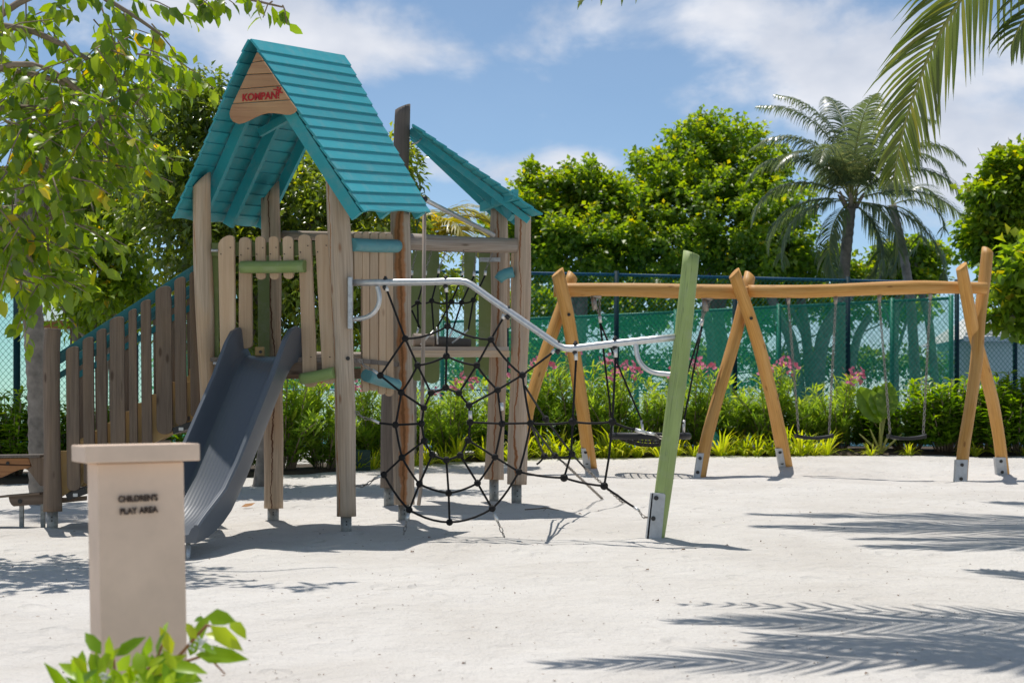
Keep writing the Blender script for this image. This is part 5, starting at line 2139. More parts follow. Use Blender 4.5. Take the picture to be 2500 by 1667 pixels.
# --- palms
def frond_geo(path, leaf_len, pairs, wid, g, droop=.5, start=.12, sweep=.75, rachis=.018, gravity=1.0, roll=0.0):
    """path: points along the rachis. returns rachis MB, and list of leaflet (V, F, rnd)"""
    path = smooth_path(path, 2)
    cum = [0]
    for i in range(1, len(path)):
        cum.append(cum[-1] + (path[i] - path[i - 1]).length)
    tot = cum[-1]

    def at(s):
        s *= tot
        for i in range(1, len(path)):
            if cum[i] >= s:
                t = (s - cum[i - 1]) / max(1e-6, cum[i] - cum[i - 1])
                return path[i - 1].lerp(path[i], t), (path[i] - path[i - 1]).normalized()
        return path[-1], (path[-1] - path[-2]).normalized()
    rm = MB()
    rm.tube(path, [lerp(rachis, rachis * .2, i / (len(path) - 1)) for i in range(len(path))], 6)
    out = []
    tone = g.uniform(-.12, .12)
    for k in range(pairs):
        s = start + (1 - start) * (k + .5) / pairs
        p, t = at(min(.999, s))
        side = t.cross(Vector((0, 0, 1)))
        if side.length < .05:
            side = Vector((1, 0, 0))
        side.normalize()
        if roll:
            side = Matrix.Rotation(R(roll), 3, t) @ side
        up = side.cross(t)
        prof = math.sin(PI * min(1, .18 + s * .8)) ** .6
        for sg in (-1, 1):
            ll = leaf_len * prof * g.uniform(.88, 1.1)
            d = (side * sg * (1 - s * .35) + t * sweep + up * .25 + Vector((g.normal() * .07, g.normal() * .07, g.normal() * .07))).normalized()
            pts = [p]
            q, dd = p.copy(), d.copy()
            SEG = 5
            for j in range(SEG):
                dd = (dd + Vector((0, 0, -1)) * droop * gravity * (.16 + .13 * j)).normalized()
                q = q + dd * ll / SEG
                pts.append(q.copy())
            wv = [.55, 1, .95, .75, .42, .03]
            V = []
            nrm0 = (up + side * sg * .35).normalized()
            for j, pt in enumerate(pts):
                tg = (pts[min(SEG, j + 1)] - pts[max(0, j - 1)]).normalized()
                lat = tg.cross(nrm0)
                if lat.length < .1:
                    lat = tg.cross(Vector((0, 1, 0)))
                lat.normalize()
                V.append(pt - lat * wid * .5 * wv[j])
                V.append(pt + lat * wid * .5 * wv[j])
            Fq = [[2 * j, 2 * j + 1, 2 * j + 3, 2 * j + 2] for j in range(SEG)]
            out.append((np.array([list(v) for v in V]), np.array(Fq), min(1, max(0, .45 + tone + g.normal() * .16))))
    return rm, out


def join_leaflets(lst):
    V, Fc, rn, o = [], [], [], 0
    for v, f, r_ in lst:
        V.append(v)
        Fc.append(f + o)
        rn += [r_] * len(f)
        o += len(v)
    return np.concatenate(V), np.concatenate(Fc), rn


def frond(palm, path, leaf_len, pairs, wid, seed, mat, single=False, **k):
    g = np.random.default_rng(seed)
    rm, lf = frond_geo(path, leaf_len, pairs, wid, g, **k)
    fo = rm.build('frond', M['twig'] if mat is M['leaf_palm_dry'] else M['rachis'], palm)
    if single:
        for v, f, r_ in lf:
            arr_mesh('leaflet', v, f, [r_] * len(f), mat, fo)
    else:
        V, Fc, rn = join_leaflets(lf)
        arr_mesh('leaflets', V, Fc, rn, mat, fo)['kind'] = 'stuff'
    return fo


M['rachis'] = plain('palm rib', (.26, .27, .07), .5, .2)


def palm_trunk(palm, pts, r0, r1, mat=None):
    q = smooth_path(pts, 3)
    m = MB()
    n = 60
    path, rad = [], []
    cum = [0]
    for i in range(1, len(q)):
        cum.append(cum[-1] + (q[i] - q[i - 1]).length)
    for k in range(n + 1):
        s = cum[-1] * k / n
        for i in range(1, len(q)):
            if cum[i] >= s - 1e-6:
                t = (s - cum[i - 1]) / max(1e-6, cum[i] - cum[i - 1])
                path.append(q[i - 1].lerp(q[i], t))
                break
        rad.append(lerp(r0, r1, k / n) * (1.06 if k % 2 else .96))
    m.tube(path, rad, 12, True, .03, 5)
    m.build('trunk', mat or M['bark'], palm)


def auto_fronds(palm, c, specs, length, leaf_len, pairs, wid, mat, seed, fall=1.0, **k):
    """specs: (azimuth deg, start elevation deg, length factor)"""
    for i, sp_ in enumerate(specs):
        az, el, lf = sp_[:3]
        fl_ = sp_[3] if len(sp_) > 3 else fall
        d = Vector((math.cos(R(az)), math.sin(R(az)), 0))
        pts, q, e = [Vector(c)], Vector(c), R(el)
        ns = 7
        for j in range(ns):
            st = length * lf / ns
            q = q + d * (math.cos(e) * st) + Vector((0, 0, math.sin(e) * st))
            pts.append(q.copy())
            e -= R(15) * fl_ * (1 + .22 * j)
        frond(palm, pts, leaf_len, pairs, wid, seed + i, mat, **k)


# coconut palm beyond the fence on the right
c = P(2078, 492, 33)
pr_ = thing('coconut_palm', 'coconut palm with a full crown and curved grey trunk behind the swings', 'palm tree', (P(2052, 900, 33).x, 33, .83))
palm_trunk(pr_, [Vector((P(2052, 900, 33).x, 33, .7)), P(2054, 780, 33), P(2062, 640, 33), c - Vector((0, 0, .05))], .15, .105)
auto_fronds(pr_, c, [(170, 82, 1.15, .58), (150, 86, 1.15, .5), (100, 88, 1.1, .45), (45, 86, 1.1, .5), (15, 80, 1.1, .62), (184, 72, 1.05, .75), (176, 60, 1.0, .8), (210, 62, .95, .8), (172, 36, .95, .8), (165, 12, .85, .7), (195, 0, .9, .7), (240, 66, .95, .85), (275, 80, 1.05, .55), (300, 64, .95, .85), (330, 62, 1.0, .9),
                     (352, 66, 1.1, .8), (4, 44, 1.1, .75), (8, 20, 1.2, .6), (352, -6, 1.05, .6), (310, -10, .85), (20, -34, .9), (225, -28, .8), (100, 66, .9), (335, -38, .8)],
            2.65, .62, 60, .034, M['leaf_palm'], 500, .8, droop=.9, sweep=.6)
m = MB()
rr = random.Random(9)
for k in range(9):
    a = rr.uniform(0, 6.28)
    m.tube([c + Vector((.1 * math.cos(a), .1 * math.sin(a), -.12)), c + Vector((.26 * math.cos(a), .26 * math.sin(a), .12 + rr.uniform(-.05, .15)))], [.05, .02], 6)
m.build('leaf_sheaths', M['twig'], pr_)
c = P(2178, 500, 35.5)
p2 = thing('coconut_palm', 'second coconut palm with slim leaning trunk hidden behind the fuller palm', 'palm tree', (P(2240, 900, 35.5).x, 35.5, .83))
palm_trunk(p2, [Vector((P(2240, 900, 35.5).x, 35.5, .7)), P(2228, 760, 35.5), P(2205, 610, 35.5), c], .13, .09)
auto_fronds(p2, c, [(20, 50, 1), (0, 20, 1), (60, 70, 1), (110, 70, .9), (345, -20, .9)], 1.7, .5, 40, .036, M['leaf_palm'], 540, .9, droop=.5, sweep=.6)

# golden palm behind the tower
c = P(1010, 640, 22.0)
p3 = thing('golden_palm', 'yellowing palm with arching fronds behind the lean-to tower', 'palm tree', (P(1000, 1120, 22).x, 22, .72))
palm_trunk(p3, [Vector((P(1000, 1120, 22).x, 22, .6)), P(1004, 880, 22), c], .09, .07)
auto_fronds(p3, c, [(5, 66, 1.0), (-10, 52, .95), (20, 75, 1.0), (-30, 40, .9), (160, 70, 1), (40, 55, 1), (-50, 60, .9), (190, 50, 1), (90, 75, 1), (-5, 30, .9), (230, 60, .9)],
            1.7, .5, 54, .032, M['leaf_palm_gold'], 560, .9, droop=.4, sweep=.7)
# palm with dry skirt on the left, its trunk behind the stair post
c = P(55, 330, 15.3)
p4 = thing('coconut_palm', 'palm with grey ringed trunk and dry hanging fronds at the left beside the stair post', 'palm tree', (P(96, 1180, 15.3).x, 15.3, gz(P(96, 1180, 15.3).x, 15.3)))
palm_trunk(p4, [Vector((P(96, 1180, 15.3).x, 15.3, .3)), P(95, 1000, 15.3), P(80, 760, 15.3), P(60, 560, 15.3), c], .10, .085)
auto_fronds(p4, c, [(-10, 55, 1.0), (25, 30, 1.0), (150, 50, 1), (200, 40, 1), (90, 65, 1), (-60, 60, .8), (45, 62, 1.0)], 1.7, .45, 40, .03, M['leaf_palm'], 580, 1.0, droop=.7, sweep=.6)
auto_fronds(p4, c, [(0, -10, .8), (30, -30, .75), (-30, -40, .7), (60, -20, .8)], 1.5, .4, 40, .022, M['leaf_palm_dry'], 600, 1.1, droop=.9, sweep=.6)
tr = thing('coconut_palm', 'slim pale ringed palm trunk seen above the stair rail', 'palm tree', (P(192, 1140, 21).x, 21, .62))
palm_trunk(tr, [Vector((P(192, 1140, 21).x, 21, .5)), P(190, 900, 21), P(186, 700, 21), P(178, 540, 21)], .075, .06)
auto_fronds(tr, P(178, 540, 21), [(0, 60, 1), (40, 40, 1), (150, 60, 1), (200, 40, 1), (300, 50, 1), (330, 10, .9)], 1.5, .4, 36, .024, M['leaf_palm_dry'], 620, 1.0, droop=.8, sweep=.6)

# foreground palm at the right, crown above the frame
c = Vector((4.35, 9.7, 5.35))
p5 = thing('near_coconut_palm', 'near coconut palm whose long fronds hang into the top right of the view', 'palm tree', (5.2, 9.3, gz(5.2, 9.3)))
palm_trunk(p5, [Vector((5.2, 9.3, gz(5.2, 9.3) - .2)), Vector((5.0, 9.3, 2.2)), Vector((4.6, 9.5, 4.2)), c], .16, .12)
nk = dict(droop=.28, sweep=.9)
frond(p5, [c, Vector((3.75, 9.95, 5.2)), P(2405, -95, 10.3), P(2335, 15, 10.4), P(2278, 110, 10.45), P(2238, 210, 10.5), P(2208, 305, 10.55), P(2190, 385, 10.6), P(2182, 440, 10.6)], .70, 72, .026, 701, M['leaf_palm_near'], True, droop=.34, sweep=1.1, roll=62)
frond(p5, [c, Vector((4.0, 9.8, 5.1)), P(2690, -170, 10.0), P(2570, -40, 10.1), P(2490, 60, 10.2), P(2470, 110, 10.2)], .64, 44, .027, 702, M['leaf_palm_near'], True, droop=.55, sweep=.9, roll=55)
frond(p5, [c, Vector((3.3, 9.3, 5.35)), P(2150, -290, 9.2), P(1850, -150, 9.2), P(1620, -70, 9.3), P(1480, -25, 9.4), P(1410, 5, 9.4)], .46, 34, .034, 703, M['leaf_palm_near'], True, droop=1.0, sweep=.35)
shadow_paths = [
    [c, Vector((3.2, 8.8, 5.4)), Vector((1.9, 8.35, 5.0)), Vector((.6, 8.0, 4.5)), Vector((-.35, 7.8, 4.0))],
    [c, Vector((3.3, 8.5, 5.6)), Vector((2.2, 7.7, 5.2)), Vector((1.2, 7.2, 4.6)), Vector((.5, 6.9, 4.1))],
    [c, Vector((3.8, 8.9, 5.8)), Vector((3.1, 8.0, 5.6)), Vector((2.5, 7.2, 5.0)), Vector((2.1, 6.6, 4.3))],
    [c, Vector((3.4, 9.3, 6.0)), Vector((2.2, 9.0, 5.9)), Vector((1.1, 8.8, 5.3)), Vector((.5, 8.7, 4.7))],
    [c, Vector((4.6, 8.9, 5.9)), Vector((4.6, 7.8, 5.6)), Vector((4.5, 6.9, 4.8))],
    [c, Vector((5.2, 9.9, 5.9)), Vector((6.4, 10.0, 5.6)), Vector((7.3, 10.0, 4.8))],
    [c, Vector((4.7, 10.5, 6.0)), Vector((5.1, 11.6, 5.8)), Vector((5.4, 12.5, 5.0))],
    [c, Vector((5.2, 9.0, 5.8)), Vector((6.0, 8.0, 5.3)), Vector((6.5, 7.3, 4.5))],
    [c, Vector((4.2, 10.0, 6.4)), Vector((3.7, 10.6, 6.6)), Vector((3.1, 11.1, 6.2))],
    [c, Vector((3.5, 9.0, 5.9)), Vector((2.5, 8.5, 5.7)), Vector((1.6, 8.2, 5.1)), Vector((1.0, 8.05, 4.6))],
    [c, Vector((3.6, 8.6, 5.9)), Vector((2.7, 7.9, 5.6)), Vector((1.8, 7.5, 5.0)), Vector((1.3, 7.3, 4.5))],
    [c, Vector((4.2, 8.8, 5.9)), Vector((3.9, 7.9, 5.7)), Vector((3.5, 7.1, 5.0))],
    [c, Vector((3.2, 9.6, 5.7)), Vector((2.0, 9.35, 5.45)), Vector((.9, 9.2, 4.9)), Vector((.2, 9.15, 4.5))],
    [c, Vector((3.2, 9.1, 5.9)), Vector((2.1, 8.75, 5.7)), Vector((1.1, 8.5, 5.1)), Vector((.45, 8.4, 4.6))],
    [c, Vector((3.4, 8.3, 5.8)), Vector((2.4, 7.3, 5.5)), Vector((1.5, 6.7, 4.9)), Vector((.9, 6.4, 4.3))],
]
for i, pth in enumerate(shadow_paths):
    frond(p5, pth, .74, 54, .042, 710 + i, M['leaf_palm_near'], False, **nk)
# taller palm further right
c = Vector((5.9, 14.9, 7.3))
p6 = thing('tall_coconut_palm', 'tall coconut palm standing right of the view, shading the sand', 'palm tree', (6.4, 14.6, gz(6.4, 14.6)))
palm_trunk(p6, [Vector((6.4, 14.6, gz(6.4, 14.6) - .2)), Vector((6.4, 14.6, 3)), Vector((6.1, 14.8, 5.6)), c], .17, .12)
for i, pth in enumerate([
    [c, Vector((4.9, 15.4, 7.6)), Vector((3.6, 15.7, 7.3)), Vector((2.3, 15.9, 6.8)), Vector((1.3, 16.0, 6.1))],
    [c, Vector((4.8, 14.9, 7.9)), Vector((3.5, 14.8, 7.8)), Vector((2.0, 14.8, 7.2)), Vector((1.1, 14.8, 6.4))],
    [c, Vector((5.0, 14.2, 7.7)), Vector((3.9, 13.6, 7.3)), Vector((2.6, 13.2, 6.6)), Vector((1.7, 13.0, 5.8))],
    [c, Vector((5.2, 13.7, 7.8)), Vector((4.4, 12.7, 7.5)), Vector((3.7, 12.0, 6.7)), Vector((3.3, 11.6, 6.0))],
    [c, Vector((6.5, 14.0, 7.8)), Vector((7.2, 13.0, 7.3)), Vector((7.8, 12.3, 6.4))],
    [c, Vector((7.0, 15.2, 7.7)), Vector((8.2, 15.4, 7.2)), Vector((9.2, 15.5, 6.2))],
    [c, Vector((6.2, 16.0, 7.8)), Vector((6.6, 17.1, 7.4)), Vector((6.9, 18.0, 6.5))],
    [c, Vector((5.1, 15.8, 7.9)), Vector((4.3, 16.9, 7.6)), Vector((3.7, 17.7, 6.9))],
    [c, Vector((4.9, 14.5, 7.9)), Vector((3.8, 14.1, 7.7)), Vector((2.6, 13.9, 7.1)), Vector((1.7, 13.8, 6.3))],
    [c, Vector((4.9, 15.1, 8.1)), Vector((3.9, 15.2, 8.1)), Vector((2.7, 15.25, 7.6)), Vector((1.7, 15.3, 6.8))],
    [c, Vector((5.1, 14.0, 8.0)), Vector((4.2, 13.2, 7.8)), Vector((3.4, 12.6, 7.1)), Vector((3.0, 12.3, 6.5))],
    [c, Vector((5.5, 13.8, 8.1)), Vector((5.0, 12.8, 7.9)), Vector((4.5, 12.0, 7.2))]]):
    frond(p6, pth, .82, 56, .050, 730 + i, M['leaf_palm_near'], False, **nk)


# --- oleanders
def bed_point(u, d, h=0.0):
    x = (u - CX) / F * d
    y = d
    ex = [e.x for e in edge]
    ey = [e.y for e in edge]
    yy = float(np.interp(x, ex, ey))
    z = float(np.interp(x, ex, [gz(e.x, e.y) for e in edge])) + float(np.interp(y - yy, [0, .32, .48, 1, 3, 5], [0, 0, .05, .10, .12, .09]))
    return Vector((x, y, z))


def oleander(seed, height=1.0, width=.55, n=1500, flowers=0):
    g = np.random.default_rng(seed)
    root = thing('oleander_bush', 'oleander', 'shrub', (0, 0, 0), 'oleander bushes in the bed')
    stems = MB()
    pos, ax, nr, ln, rn, tips = [], [], [], [], [], []
    ns = 30
    for k in range(ns):
        a = g.random() * 6.283
        lean = g.random() ** .7
        tip = Vector((math.cos(a) * width * lean, math.sin(a) * width * lean * .8, height * g.uniform(.45, 1.28) * (1 - .3 * lean)))
        b0 = Vector((math.cos(a) * .12, math.sin(a) * .12, 0))
        mid = b0.lerp(tip, .5) + Vector((0, 0, .12))
        stems.tube([b0, mid, tip], [.010, .007, .004], 4)
        tips.append(tip)
        per = n // ns
        for j in range(per):
            s = .06 + .94 * (j + g.random()) / per
            q = b0.lerp(mid, s * 2) if s < .5 else mid.lerp(tip, s * 2 - 1)
            az = g.random() * 6.283
            d = Vector((math.cos(az), math.sin(az), g.uniform(.1, 1.6)))
            q = q + Vector((g.normal(), g.normal(), g.normal())) * .03
            pos.append(q)
            ax.append(d)
            nr.append(Vector((g.normal() * .4, g.normal() * .4, 1)))
            ln.append(g.uniform(.11, .19))
            rn.append(min(1, max(0, .15 + .55 * q.z / height + g.normal() * .17)))  # leaf tone gets lighter up the bush, plus random spread
    so = stems.build('stems', M['twig'], root)
    ln = np.array(ln)
    V, Fc, rr_ = small_leaves(np.array(pos), np.array(ax), np.array(nr), ln, ln * .19, np.array(rn), .03)
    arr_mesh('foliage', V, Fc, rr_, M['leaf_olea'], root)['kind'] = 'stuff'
    order = sorted(range(ns), key=lambda i: -tips[i].z)
    for k in range(flowers):
        c = tips[order[k]] + Vector((g.normal() * .05, -.10, .05))
        m = MB()
        for _ in range(11):
            q = c + Vector((g.normal(), g.normal() * .7, g.normal())) * .05
            no = Vector((g.normal(), -1, g.normal() * .6 + .5)).normalized()
            e1 = no.cross(Vector((0, 0, 1))).normalized()
            e2 = no.cross(e1)
            for j in range(5):
                b_ = j * 1.2566
                d = e1 * math.cos(b_) + e2 * math.sin(b_)
                w = no.cross(d)
                m.add([q, q + d * .018 + w * .012, q + d * .03 + no * .006, q + d * .018 - w * .012], [(0, 1, 2, 3)])
        m.build('flower_cluster', M['flower'], root)['kind'] = 'stuff'
    return root


OLE = [  # (u, depth, scale, flowering prototype?, label)
    (690, 20.6, 1.3, 1, 'tall dark oleander bush with a few pink flowers left of the near tower post'),
    (790, 20.9, 0.95, 1, 'oleander bush with pink flowers between the tower posts under the slide rail'),
    (905, 21.9, 1.0, 0, 'light green oleander bush just right of the near tower post'),
    (1000, 22.4, 0.85, 1, 'oleander bush with small pink flowers behind the tall tower post'),
    (1095, 23.0, 1.0, 1, 'oleander bush seen through the middle of the rope web'),
    (1180, 23.4, 0.9, 0, 'oleander bush behind the far post of the lean-to tower'),
    (1290, 23.9, 1.15, 1, 'oleander bush with pink flowers behind the left swing legs'),
    (1400, 24.1, 1.22, 1, 'oleander bush with the brightest pink flowers right of the left swing leg'),
    (1490, 24.0, 1.1, 1, 'oleander bush with pink flower clusters left of the nest swing'),
    (1590, 24.2, 0.95, 0, 'oleander bush directly behind the nest swing and green pole'),
    (1690, 24.2, 1.12, 1, 'oleander bush with one pink flower right of the green pole'),
    (1790, 24.3, 0.85, 0, 'oleander bush between the middle swing legs'),
    (1875, 24.3, 1.12, 1, 'oleander bush with pink flowers behind the right leg of the middle pair'),
    (1965, 24.4, 0.85, 0, 'yellow green oleander bush behind the first flat swing'),
    (2045, 24.5, 1.0, 1, 'oleander bush with a pink flower left of the big upright leaves'),
    (590, 20.4, 0.85, 0, 'shaded oleander bush low behind the slide')]
protos = [oleander(801, 1.0, .66, 2400, 0), oleander(802, 1.02, .66, 2400, 4), oleander(803, .95, .72, 2400, 0), oleander(804, 1.05, .62, 2400, 2)]
used = [False] * 4
for i, (u, d, sc, fl, lb) in enumerate(OLE):
    k = ((0, 2), (1, 3))[fl][i % 2]
    p = bed_point(u, d)
    if not used[k]:
        o = protos[k]
        used[k] = True
        o.location = p
        o.scale = (sc,) * 3
        o.rotation_euler = (0, 0, i * .4 if not fl else (i % 3 - 1) * .3)
        o['label'] = lb
    else:
        copy_thing(protos[k], p, i * .7 if not fl else (i % 5 - 2) * .25, sc, lb)


# --- broad lush shrubs at both ends of the bed
def lush(seed, w, h, n, size):
    g = np.random.default_rng(seed)
    root = thing('broad_leaf_shrub', 'shrub', 'shrub', (0, 0, 0), 'bright broad leaved shrubs')
    K = 46
    a = g.random(K) * 6.283
    r = g.random(K) ** .5
    top = np.stack([np.cos(a) * r * w, np.sin(a) * r * w * .7, h * (1 - .45 * r ** 2) * g.uniform(.7, 1.05, K)], 1)
    stems = MB()
    for t in top:
        stems.tube([Vector((t[0] * .3, t[1] * .3, 0)), Vector(t)], [.012, .005], 4)
    stems.build('stems', M['twig'], root)
    k = g.integers(0, K, n)
    s = g.random(n)
    az = g.random(n) * 6.283
    pos = top[k] * np.stack([.8 + .2 * s, .8 + .2 * s, .12 + .88 * s], 1) + g.normal(size=(n, 3)) * .02
    ax = np.stack([np.cos(az), np.sin(az), g.uniform(.0, 1.0, n)], 1)
    nr = np.stack([-np.cos(az) * .5, -np.sin(az) * .5, np.ones(n)], 1)
    ln = size * g.uniform(.7, 1.2, n)
    rn = np.clip(.2 + .55 * pos[:, 2] / h + g.normal(size=n) * .18, 0, 1)  # paler leaves towards the shrub top, with random spread
    V, Fc, rr_ = small_leaves(pos, ax, nr, ln, ln * .36, rn, .1)
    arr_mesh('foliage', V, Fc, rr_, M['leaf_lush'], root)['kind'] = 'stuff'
    return root


LU = [(2215, 24.2, 1.0, 'broad leaved shrub right of the big upright leaves'), (2310, 23.9, 1.02, 'broad leaved shrub left of the right swing legs'), (2400, 23.9, 1.1, 'broad leaved shrub behind the crossed right swing legs'),
      (2480, 23.8, 1.12, 'broad leaved shrub at the right edge of the bed'), (2570, 23.8, 1.1, 'broad leaved shrub cut by the right edge of the view'), (2130, 24.6, .8, 'low broad leaved shrub left of the upright leaves'),
      (30, 19.6, .98, 'bright broad leaved shrub in the left corner behind the counter'), (160, 19.8, .9, 'bright broad leaved shrub seen between stair pickets'), (-90, 19.4, 1.0, 'bright broad leaved shrub at the left edge of the view'),
      (280, 20.2, .85, 'broad leaved shrub hidden low behind the stairs'), (430, 20.4, .85, 'broad leaved shrub low behind the top of the stairs')]
lp = [lush(821, .62, 1.05, 1900, .15), lush(822, .6, 1.1, 1900, .16)]
lused = [False, False]
for i, (u, d, sc, lb) in enumerate(LU):
    k = i % 2
    p = bed_point(u, d)
    if not lused[k]:
        lused[k] = True
        lp[k].location, lp[k].scale = p, (sc,) * 3
        lp[k]['label'] = lb
    else:
        copy_thing(lp[k], p, i * .9, sc, lb)

# --- taro with upright leaves
tp_ = bed_point(2150, 23.75)
taro = thing('taro_plant', 'plant with big upright ribbed leaves behind the right flat swing', 'plant', tp_)
for (bu, bv, tu, tv, wpx) in ((2150, 1010, 2098, 950, 62), (2155, 1000, 2142, 945, 60), (2160, 1000, 2170, 935, 55)):
    base = P(bu, bv + 20, 23.7)
    tip = P(tu, tv, 23.75)
    ax = tip - base
    g = np.random.default_rng(int(bu))
    ln = ax.length * 1.25
    V = []
    rows = 9
    side = ax.cross(Vector((0, -1, 0))).normalized()
    for j in range(rows):
        t = j / (rows - 1)
        w = wpx * 23.7 / F * (math.sin(PI * (.12 + .86 * t)) ** .7) * .5
        cpt = base + ax * t + Vector((0, .10 * t * t, 0))
        for s in (-1, -.5, 0, .5, 1):
            rib = .012 if j % 2 else -.008
            V.append(cpt + side * w * s + Vector((0, -.05 * abs(s) + rib * abs(s), .03 * abs(s))))
    Fq = [[j * 5 + k, j * 5 + k + 1, (j + 1) * 5 + k + 1, (j + 1) * 5 + k] for j in range(rows - 1) for k in range(4)]
    arr_mesh('leaf', np.array([list(v) for v in V]), np.array(Fq), [.5] * len(Fq), M['leaf_taro'], taro, False)
    m = MB()
    m.tube([tp_ + Vector((random.uniform(-.03, .03), 0, 0)), base], [.022, .014], 7)
    m.build('stalk', M['rachis'], taro)
for k in range(5):
    m = MB()
    e = P(2150 + (k - 2) * 26, 1035 + abs(k - 2) * 12, 23.65)
    m.tube([tp_, tp_.lerp(e, .6), e], [.022, .016, .006], 6)
    m.build('stalk', M['rachis'], taro)


# --- yellow green edging clumps
def clump(seed, n=46, ln=.46):
    g = np.random.default_rng(seed)
    V, Fc, rn = [], [], []
    for k in range(n):
        a = g.random() * 6.283
        el = g.uniform(.6, 1.4)
        d = Vector((math.cos(a) * math.cos(el), math.sin(a) * math.cos(el), math.sin(el)))
        L_ = ln * g.uniform(.6, 1.15)
        q = Vector((math.cos(a) * .04, math.sin(a) * .04, 0))
        side = d.cross(Vector((0, 0, 1))).normalized()
        o = len(V)
        w = g.uniform(.010, .017)
        for j, ww in enumerate((.7, 1, .8, .05)):
            V += [q - side * w * ww, q + side * w * ww]
            d = (d + Vector((0, 0, -.28 * (j + .3)))).normalized()
            q = q + d * L_ / 3
        Fc += [[o + 2 * j, o + 2 * j + 1, o + 2 * j + 3, o + 2 * j + 2] for j in range(3)]
        rn += [min(1, max(0, g.normal() * .22 + .5))] * 3
    o = arr_mesh('edging_plant', np.array([list(v) for v in V]), np.array(Fc), rn, M['leaf_edge'])
    return tag(o, 'yellow green blade leaved edging clump along the sand edge of the bed', 'plant', 'yellow green edging clumps')


cl = [clump(900 + k) for k in range(4)]
spots = []
rr = random.Random(31)
u = 875
while u < 2560:
    dd = float(np.interp(u, [e[0] for e in EDGE_PX], [e[2] for e in EDGE_PX])) + rr.uniform(.12, .42)
    sc = rr.uniform(.65, 1.2) * (1.0 if u < 2080 else .62)
    if not rr.random() < (.4 if u > 2080 else .05):
        spots.append((u, dd, sc))
    u += rr.uniform(22, 42)
for i, (u, d, sc) in enumerate(spots):
    p = bed_point(u, d)
    o = cl[i % 4] if i < 4 else cl[i % 4].copy()
    if i >= 4:
        COL.objects.link(o)
    o.location = p
    o.rotation_euler = (0, 0, rr.uniform(0, 6.28))
    o.scale = (sc,) * 3

# --- foreground plant by the plinth
fp = P(330, 1700, 4.55)
front = thing('foreground_plant', 'bright green leafy plant in front of the plinth at the lower left', 'plant', (fp.x, fp.y, gz(fp.x, fp.y)))
ZF = 540 / 2352.0


def zf(x, y, d):
    return P(100 + x * ZF, 1450 + y * ZF, d)


LV = [  # base, tip (zoom coordinates), width px (zoom), tone
    ((640, 640), (462, 385), 120, .25), ((760, 700), (700, 455), 105, .6), ((800, 660), (1085, 440), 120, .25), ((640, 860), (525, 620), 150, .55), ((560, 960), (165, 690), 130, .5), ((300, 1100), (75, 728), 120, .35),
    ((520, 980), (330, 715), 150, .6), ((1080, 850), (1020, 590), 150, .55), ((1120, 660), (1165, 450), 80, .45), ((1240, 680), (1270, 400), 90, .15), ((1400, 640), (1275, 345), 110, .95), ((1330, 420), (1325, 258), 75, .2),
    ((1130, 830), (760, 930), 120, .6), ((1240, 700), (860, 860), 90, .5), ((1260, 740), (1100, 880), 90, .7), ((1560, 640), (1140, 860), 110, .75), ((1360, 760), (1750, 800), 130, .45), ((1380, 820), (1720, 925), 140, .4),
    ((1250, 840), (1180, 1000), 120, .2), ((1600, 640), (1760, 190), 170, .4), ((1740, 260), (1610, 268), 60, .15), ((1760, 230), (2050, 270), 150, .4), ((1800, 330), (2140, 600), 150, .75), ((2000, 280), (2195, 450), 140, .65), ((1660, 480), (1530, 290), 90, .8),
    ((1640, 640), (2180, 660), 170, .35), ((1740, 420), (1985, 470), 90, .8), ((1640, 500), (1590, 640), 110, .2), ((1700, 560), (1900, 600), 130, .3), ((900, 960), (700, 800), 130, .55), ((1000, 960), (940, 760), 110, .45), ((700, 1000), (560, 880), 120, .5),
    ((860, 1000), (900, 860), 130, .5), ((1100, 1000), (1250, 880), 130, .65), ((1300, 1000), (1490, 900), 120, .3), ((820, 820), (940, 650), 110, .55)]
gfr = np.random.default_rng(12)
for _ in range(46):
    x0, y0 = gfr.uniform(380, 1480), gfr.uniform(760, 1060)
    an = gfr.normal() * .75
    L0 = gfr.uniform(190, 300)
    LV.append(((x0, y0), (x0 + L0 * math.sin(an), y0 - L0 * math.cos(an)), gfr.uniform(75, 110), gfr.uniform(.1, .8)))
for i, (a, b2, w, tn) in enumerate(LV):
    d0 = 4.55 + (i % 7 - 3) * .03
    p, q = zf(*a, d0), zf(*b2, d0 + gfr.uniform(-.06, .06))
    ax = q - p
    V, Fc, r_ = leaves(np.array([list(p)]), np.array([list(ax)]), np.array([[gfr.normal() * .35, -.75, .55 + gfr.normal() * .2]]), np.array([ax.length]), np.array([w * 1.2 * ZF * 4.55 / F]), np.array([tn]), curl=.10, fold=.14)
    arr_mesh('leaf', V, Fc, r_, M['leaf_front'], front)
for pts in ([(1120, 1100), (1300, 800), (1500, 620), (1620, 480), (1760, 330), (1880, 350)], [(600, 1150), (640, 900), (650, 660)], [(1000, 1150), (1100, 860), (1240, 660), (1330, 440)], [(760, 1150), (780, 860), (780, 690)], [(400, 1150), (330, 1000)], [(900, 1150), (1100, 900), (1400, 760), (1760, 640), (1960, 850)]):
    m = MB()
    m.tube([zf(x, y, 4.58) for x, y in pts], [.005] * (len(pts) - 1) + [.002], 6)
    m.build('stem', M['stemred'] if 'stemred' in M else M.setdefault('stemred', plain('red brown stem', (.30, .13, .05), .6, .2)), front)
m = MB()
for k in range(26):
    q = zf(1690 + gfr.normal() * 45, 520 + gfr.normal() * 35, 4.5)
    m.ball(q, .004, 5, 3)
for k in range(16):
    q = zf(690 + gfr.normal() * 35, 890 + gfr.normal() * 30, 4.48)
    m.ball(q, .004, 5, 3)
m.build('blossom', M['white'], front)

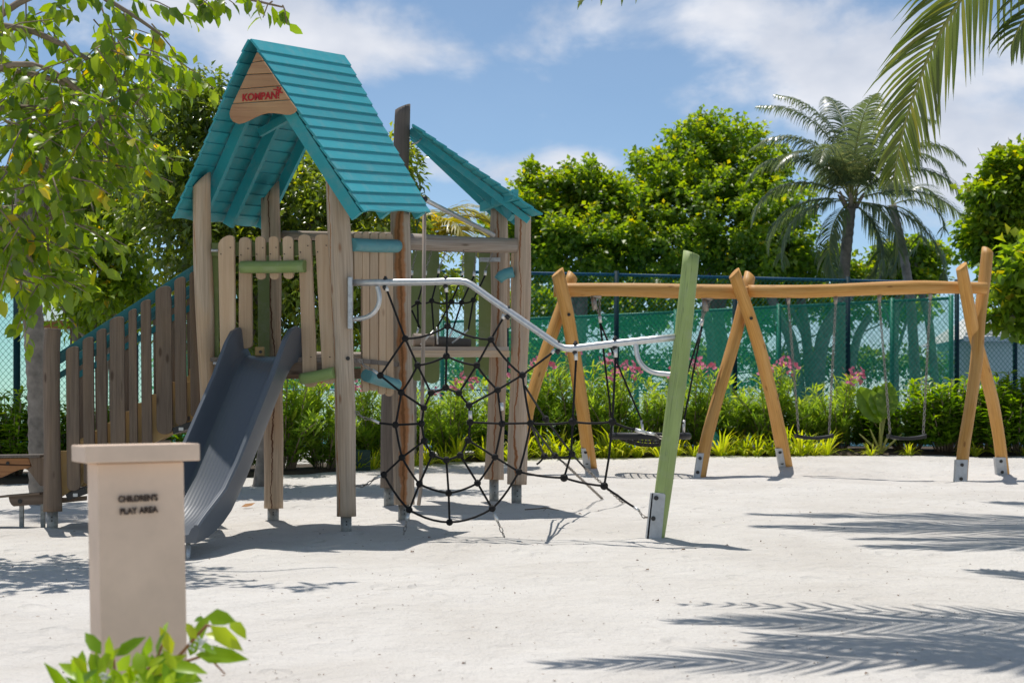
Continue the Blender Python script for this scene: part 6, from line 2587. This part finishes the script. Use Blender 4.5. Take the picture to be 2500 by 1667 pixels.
# ------------------------------------------------------------------ small things on the sand
dp = P(602, 1204, 15)
dpz = gz(dp.x, 15.0)
V, Fc, r_ = leaves(np.array([[dp.x - .05, 15.0, dpz + .012]]), np.array([[1, .3, .05]]), np.array([[0, -.4, 1]]), np.array([.13]), np.array([.075]), np.array([.5]), curl=-.15, fold=.25)
tag(arr_mesh('fallen_leaf', V, Fc, r_, M['dry']), 'orange dry leaf lying on the sand behind the slide', 'leaf')
tg = P(1320, 1232, 14.6)
tz = gz(tg.x, 14.6) + .012
m = MB()
m.tube([Vector((tg.x - .14, 14.6, tz)), Vector((tg.x - .05, 14.52, tz + .01)), Vector((tg.x + .05, 14.6, tz + .015)), Vector((tg.x + .16, 14.5, tz))], [.006, .006, .005, .003], 5)
m.tube([Vector((tg.x - .02, 14.55, tz + .01)), Vector((tg.x + .06, 14.75, tz + .02))], [.005, .002], 5)
m.tube([Vector((tg.x + .05, 14.6, tz + .012)), Vector((tg.x + .02, 14.4, tz))], [.005, .002], 5)
tag(m.build('fallen_twig', M['twig']), 'thin forked dry twig on the sand right of the lean-to tower', 'twig')
g = np.random.default_rng(44)
nb = 2600
by = 4.6 + 14 * g.random(nb) ** 1.3
bxx = g.uniform(-.36, .40, nb) * by
cl_ = np.stack([np.sin(bxx * 1.7 + by) * np.cos(by * 1.3 - bxx)], 1)[:, 0]
keep = g.random(nb) < .35 + .5 * (cl_ > .2)
bxx, by = bxx[keep], by[keep]
bz = gz_arr(bxx, by) + .003
nb = len(bxx)
sz = g.uniform(.003, .008, nb) * (1 + (g.random(nb) > .96) * 1.5)
V, Fc, r_ = small_leaves(np.stack([bxx, by, bz], 1), np.stack([g.normal(size=nb), g.normal(size=nb), np.abs(g.normal(size=nb)) * .2], 1), np.stack([g.normal(size=nb) * .2, g.normal(size=nb) * .2, np.ones(nb)], 1), sz * 2, sz * 1.3, g.random(nb), .25)
db = arr_mesh('sand_debris', V, Fc, r_, M['debris'])
tag(db, 'small brown bits of leaf litter scattered over the white sand', None, None, 'stuff')
bx = bed_point(878, 21.1)
m = MB()
m.box(bx + Vector((0, 0, .12)), (1, .2, 0), (-.2, 1, 0), (0, 0, 1), .26, .22, .30)
tag(m.build('utility_box', M['box'], None, .02), 'dark green utility box half hidden by the clumps beside the near tower post', 'utility box')
print('near leaves', NL, 'objects', len(bpy.data.objects))
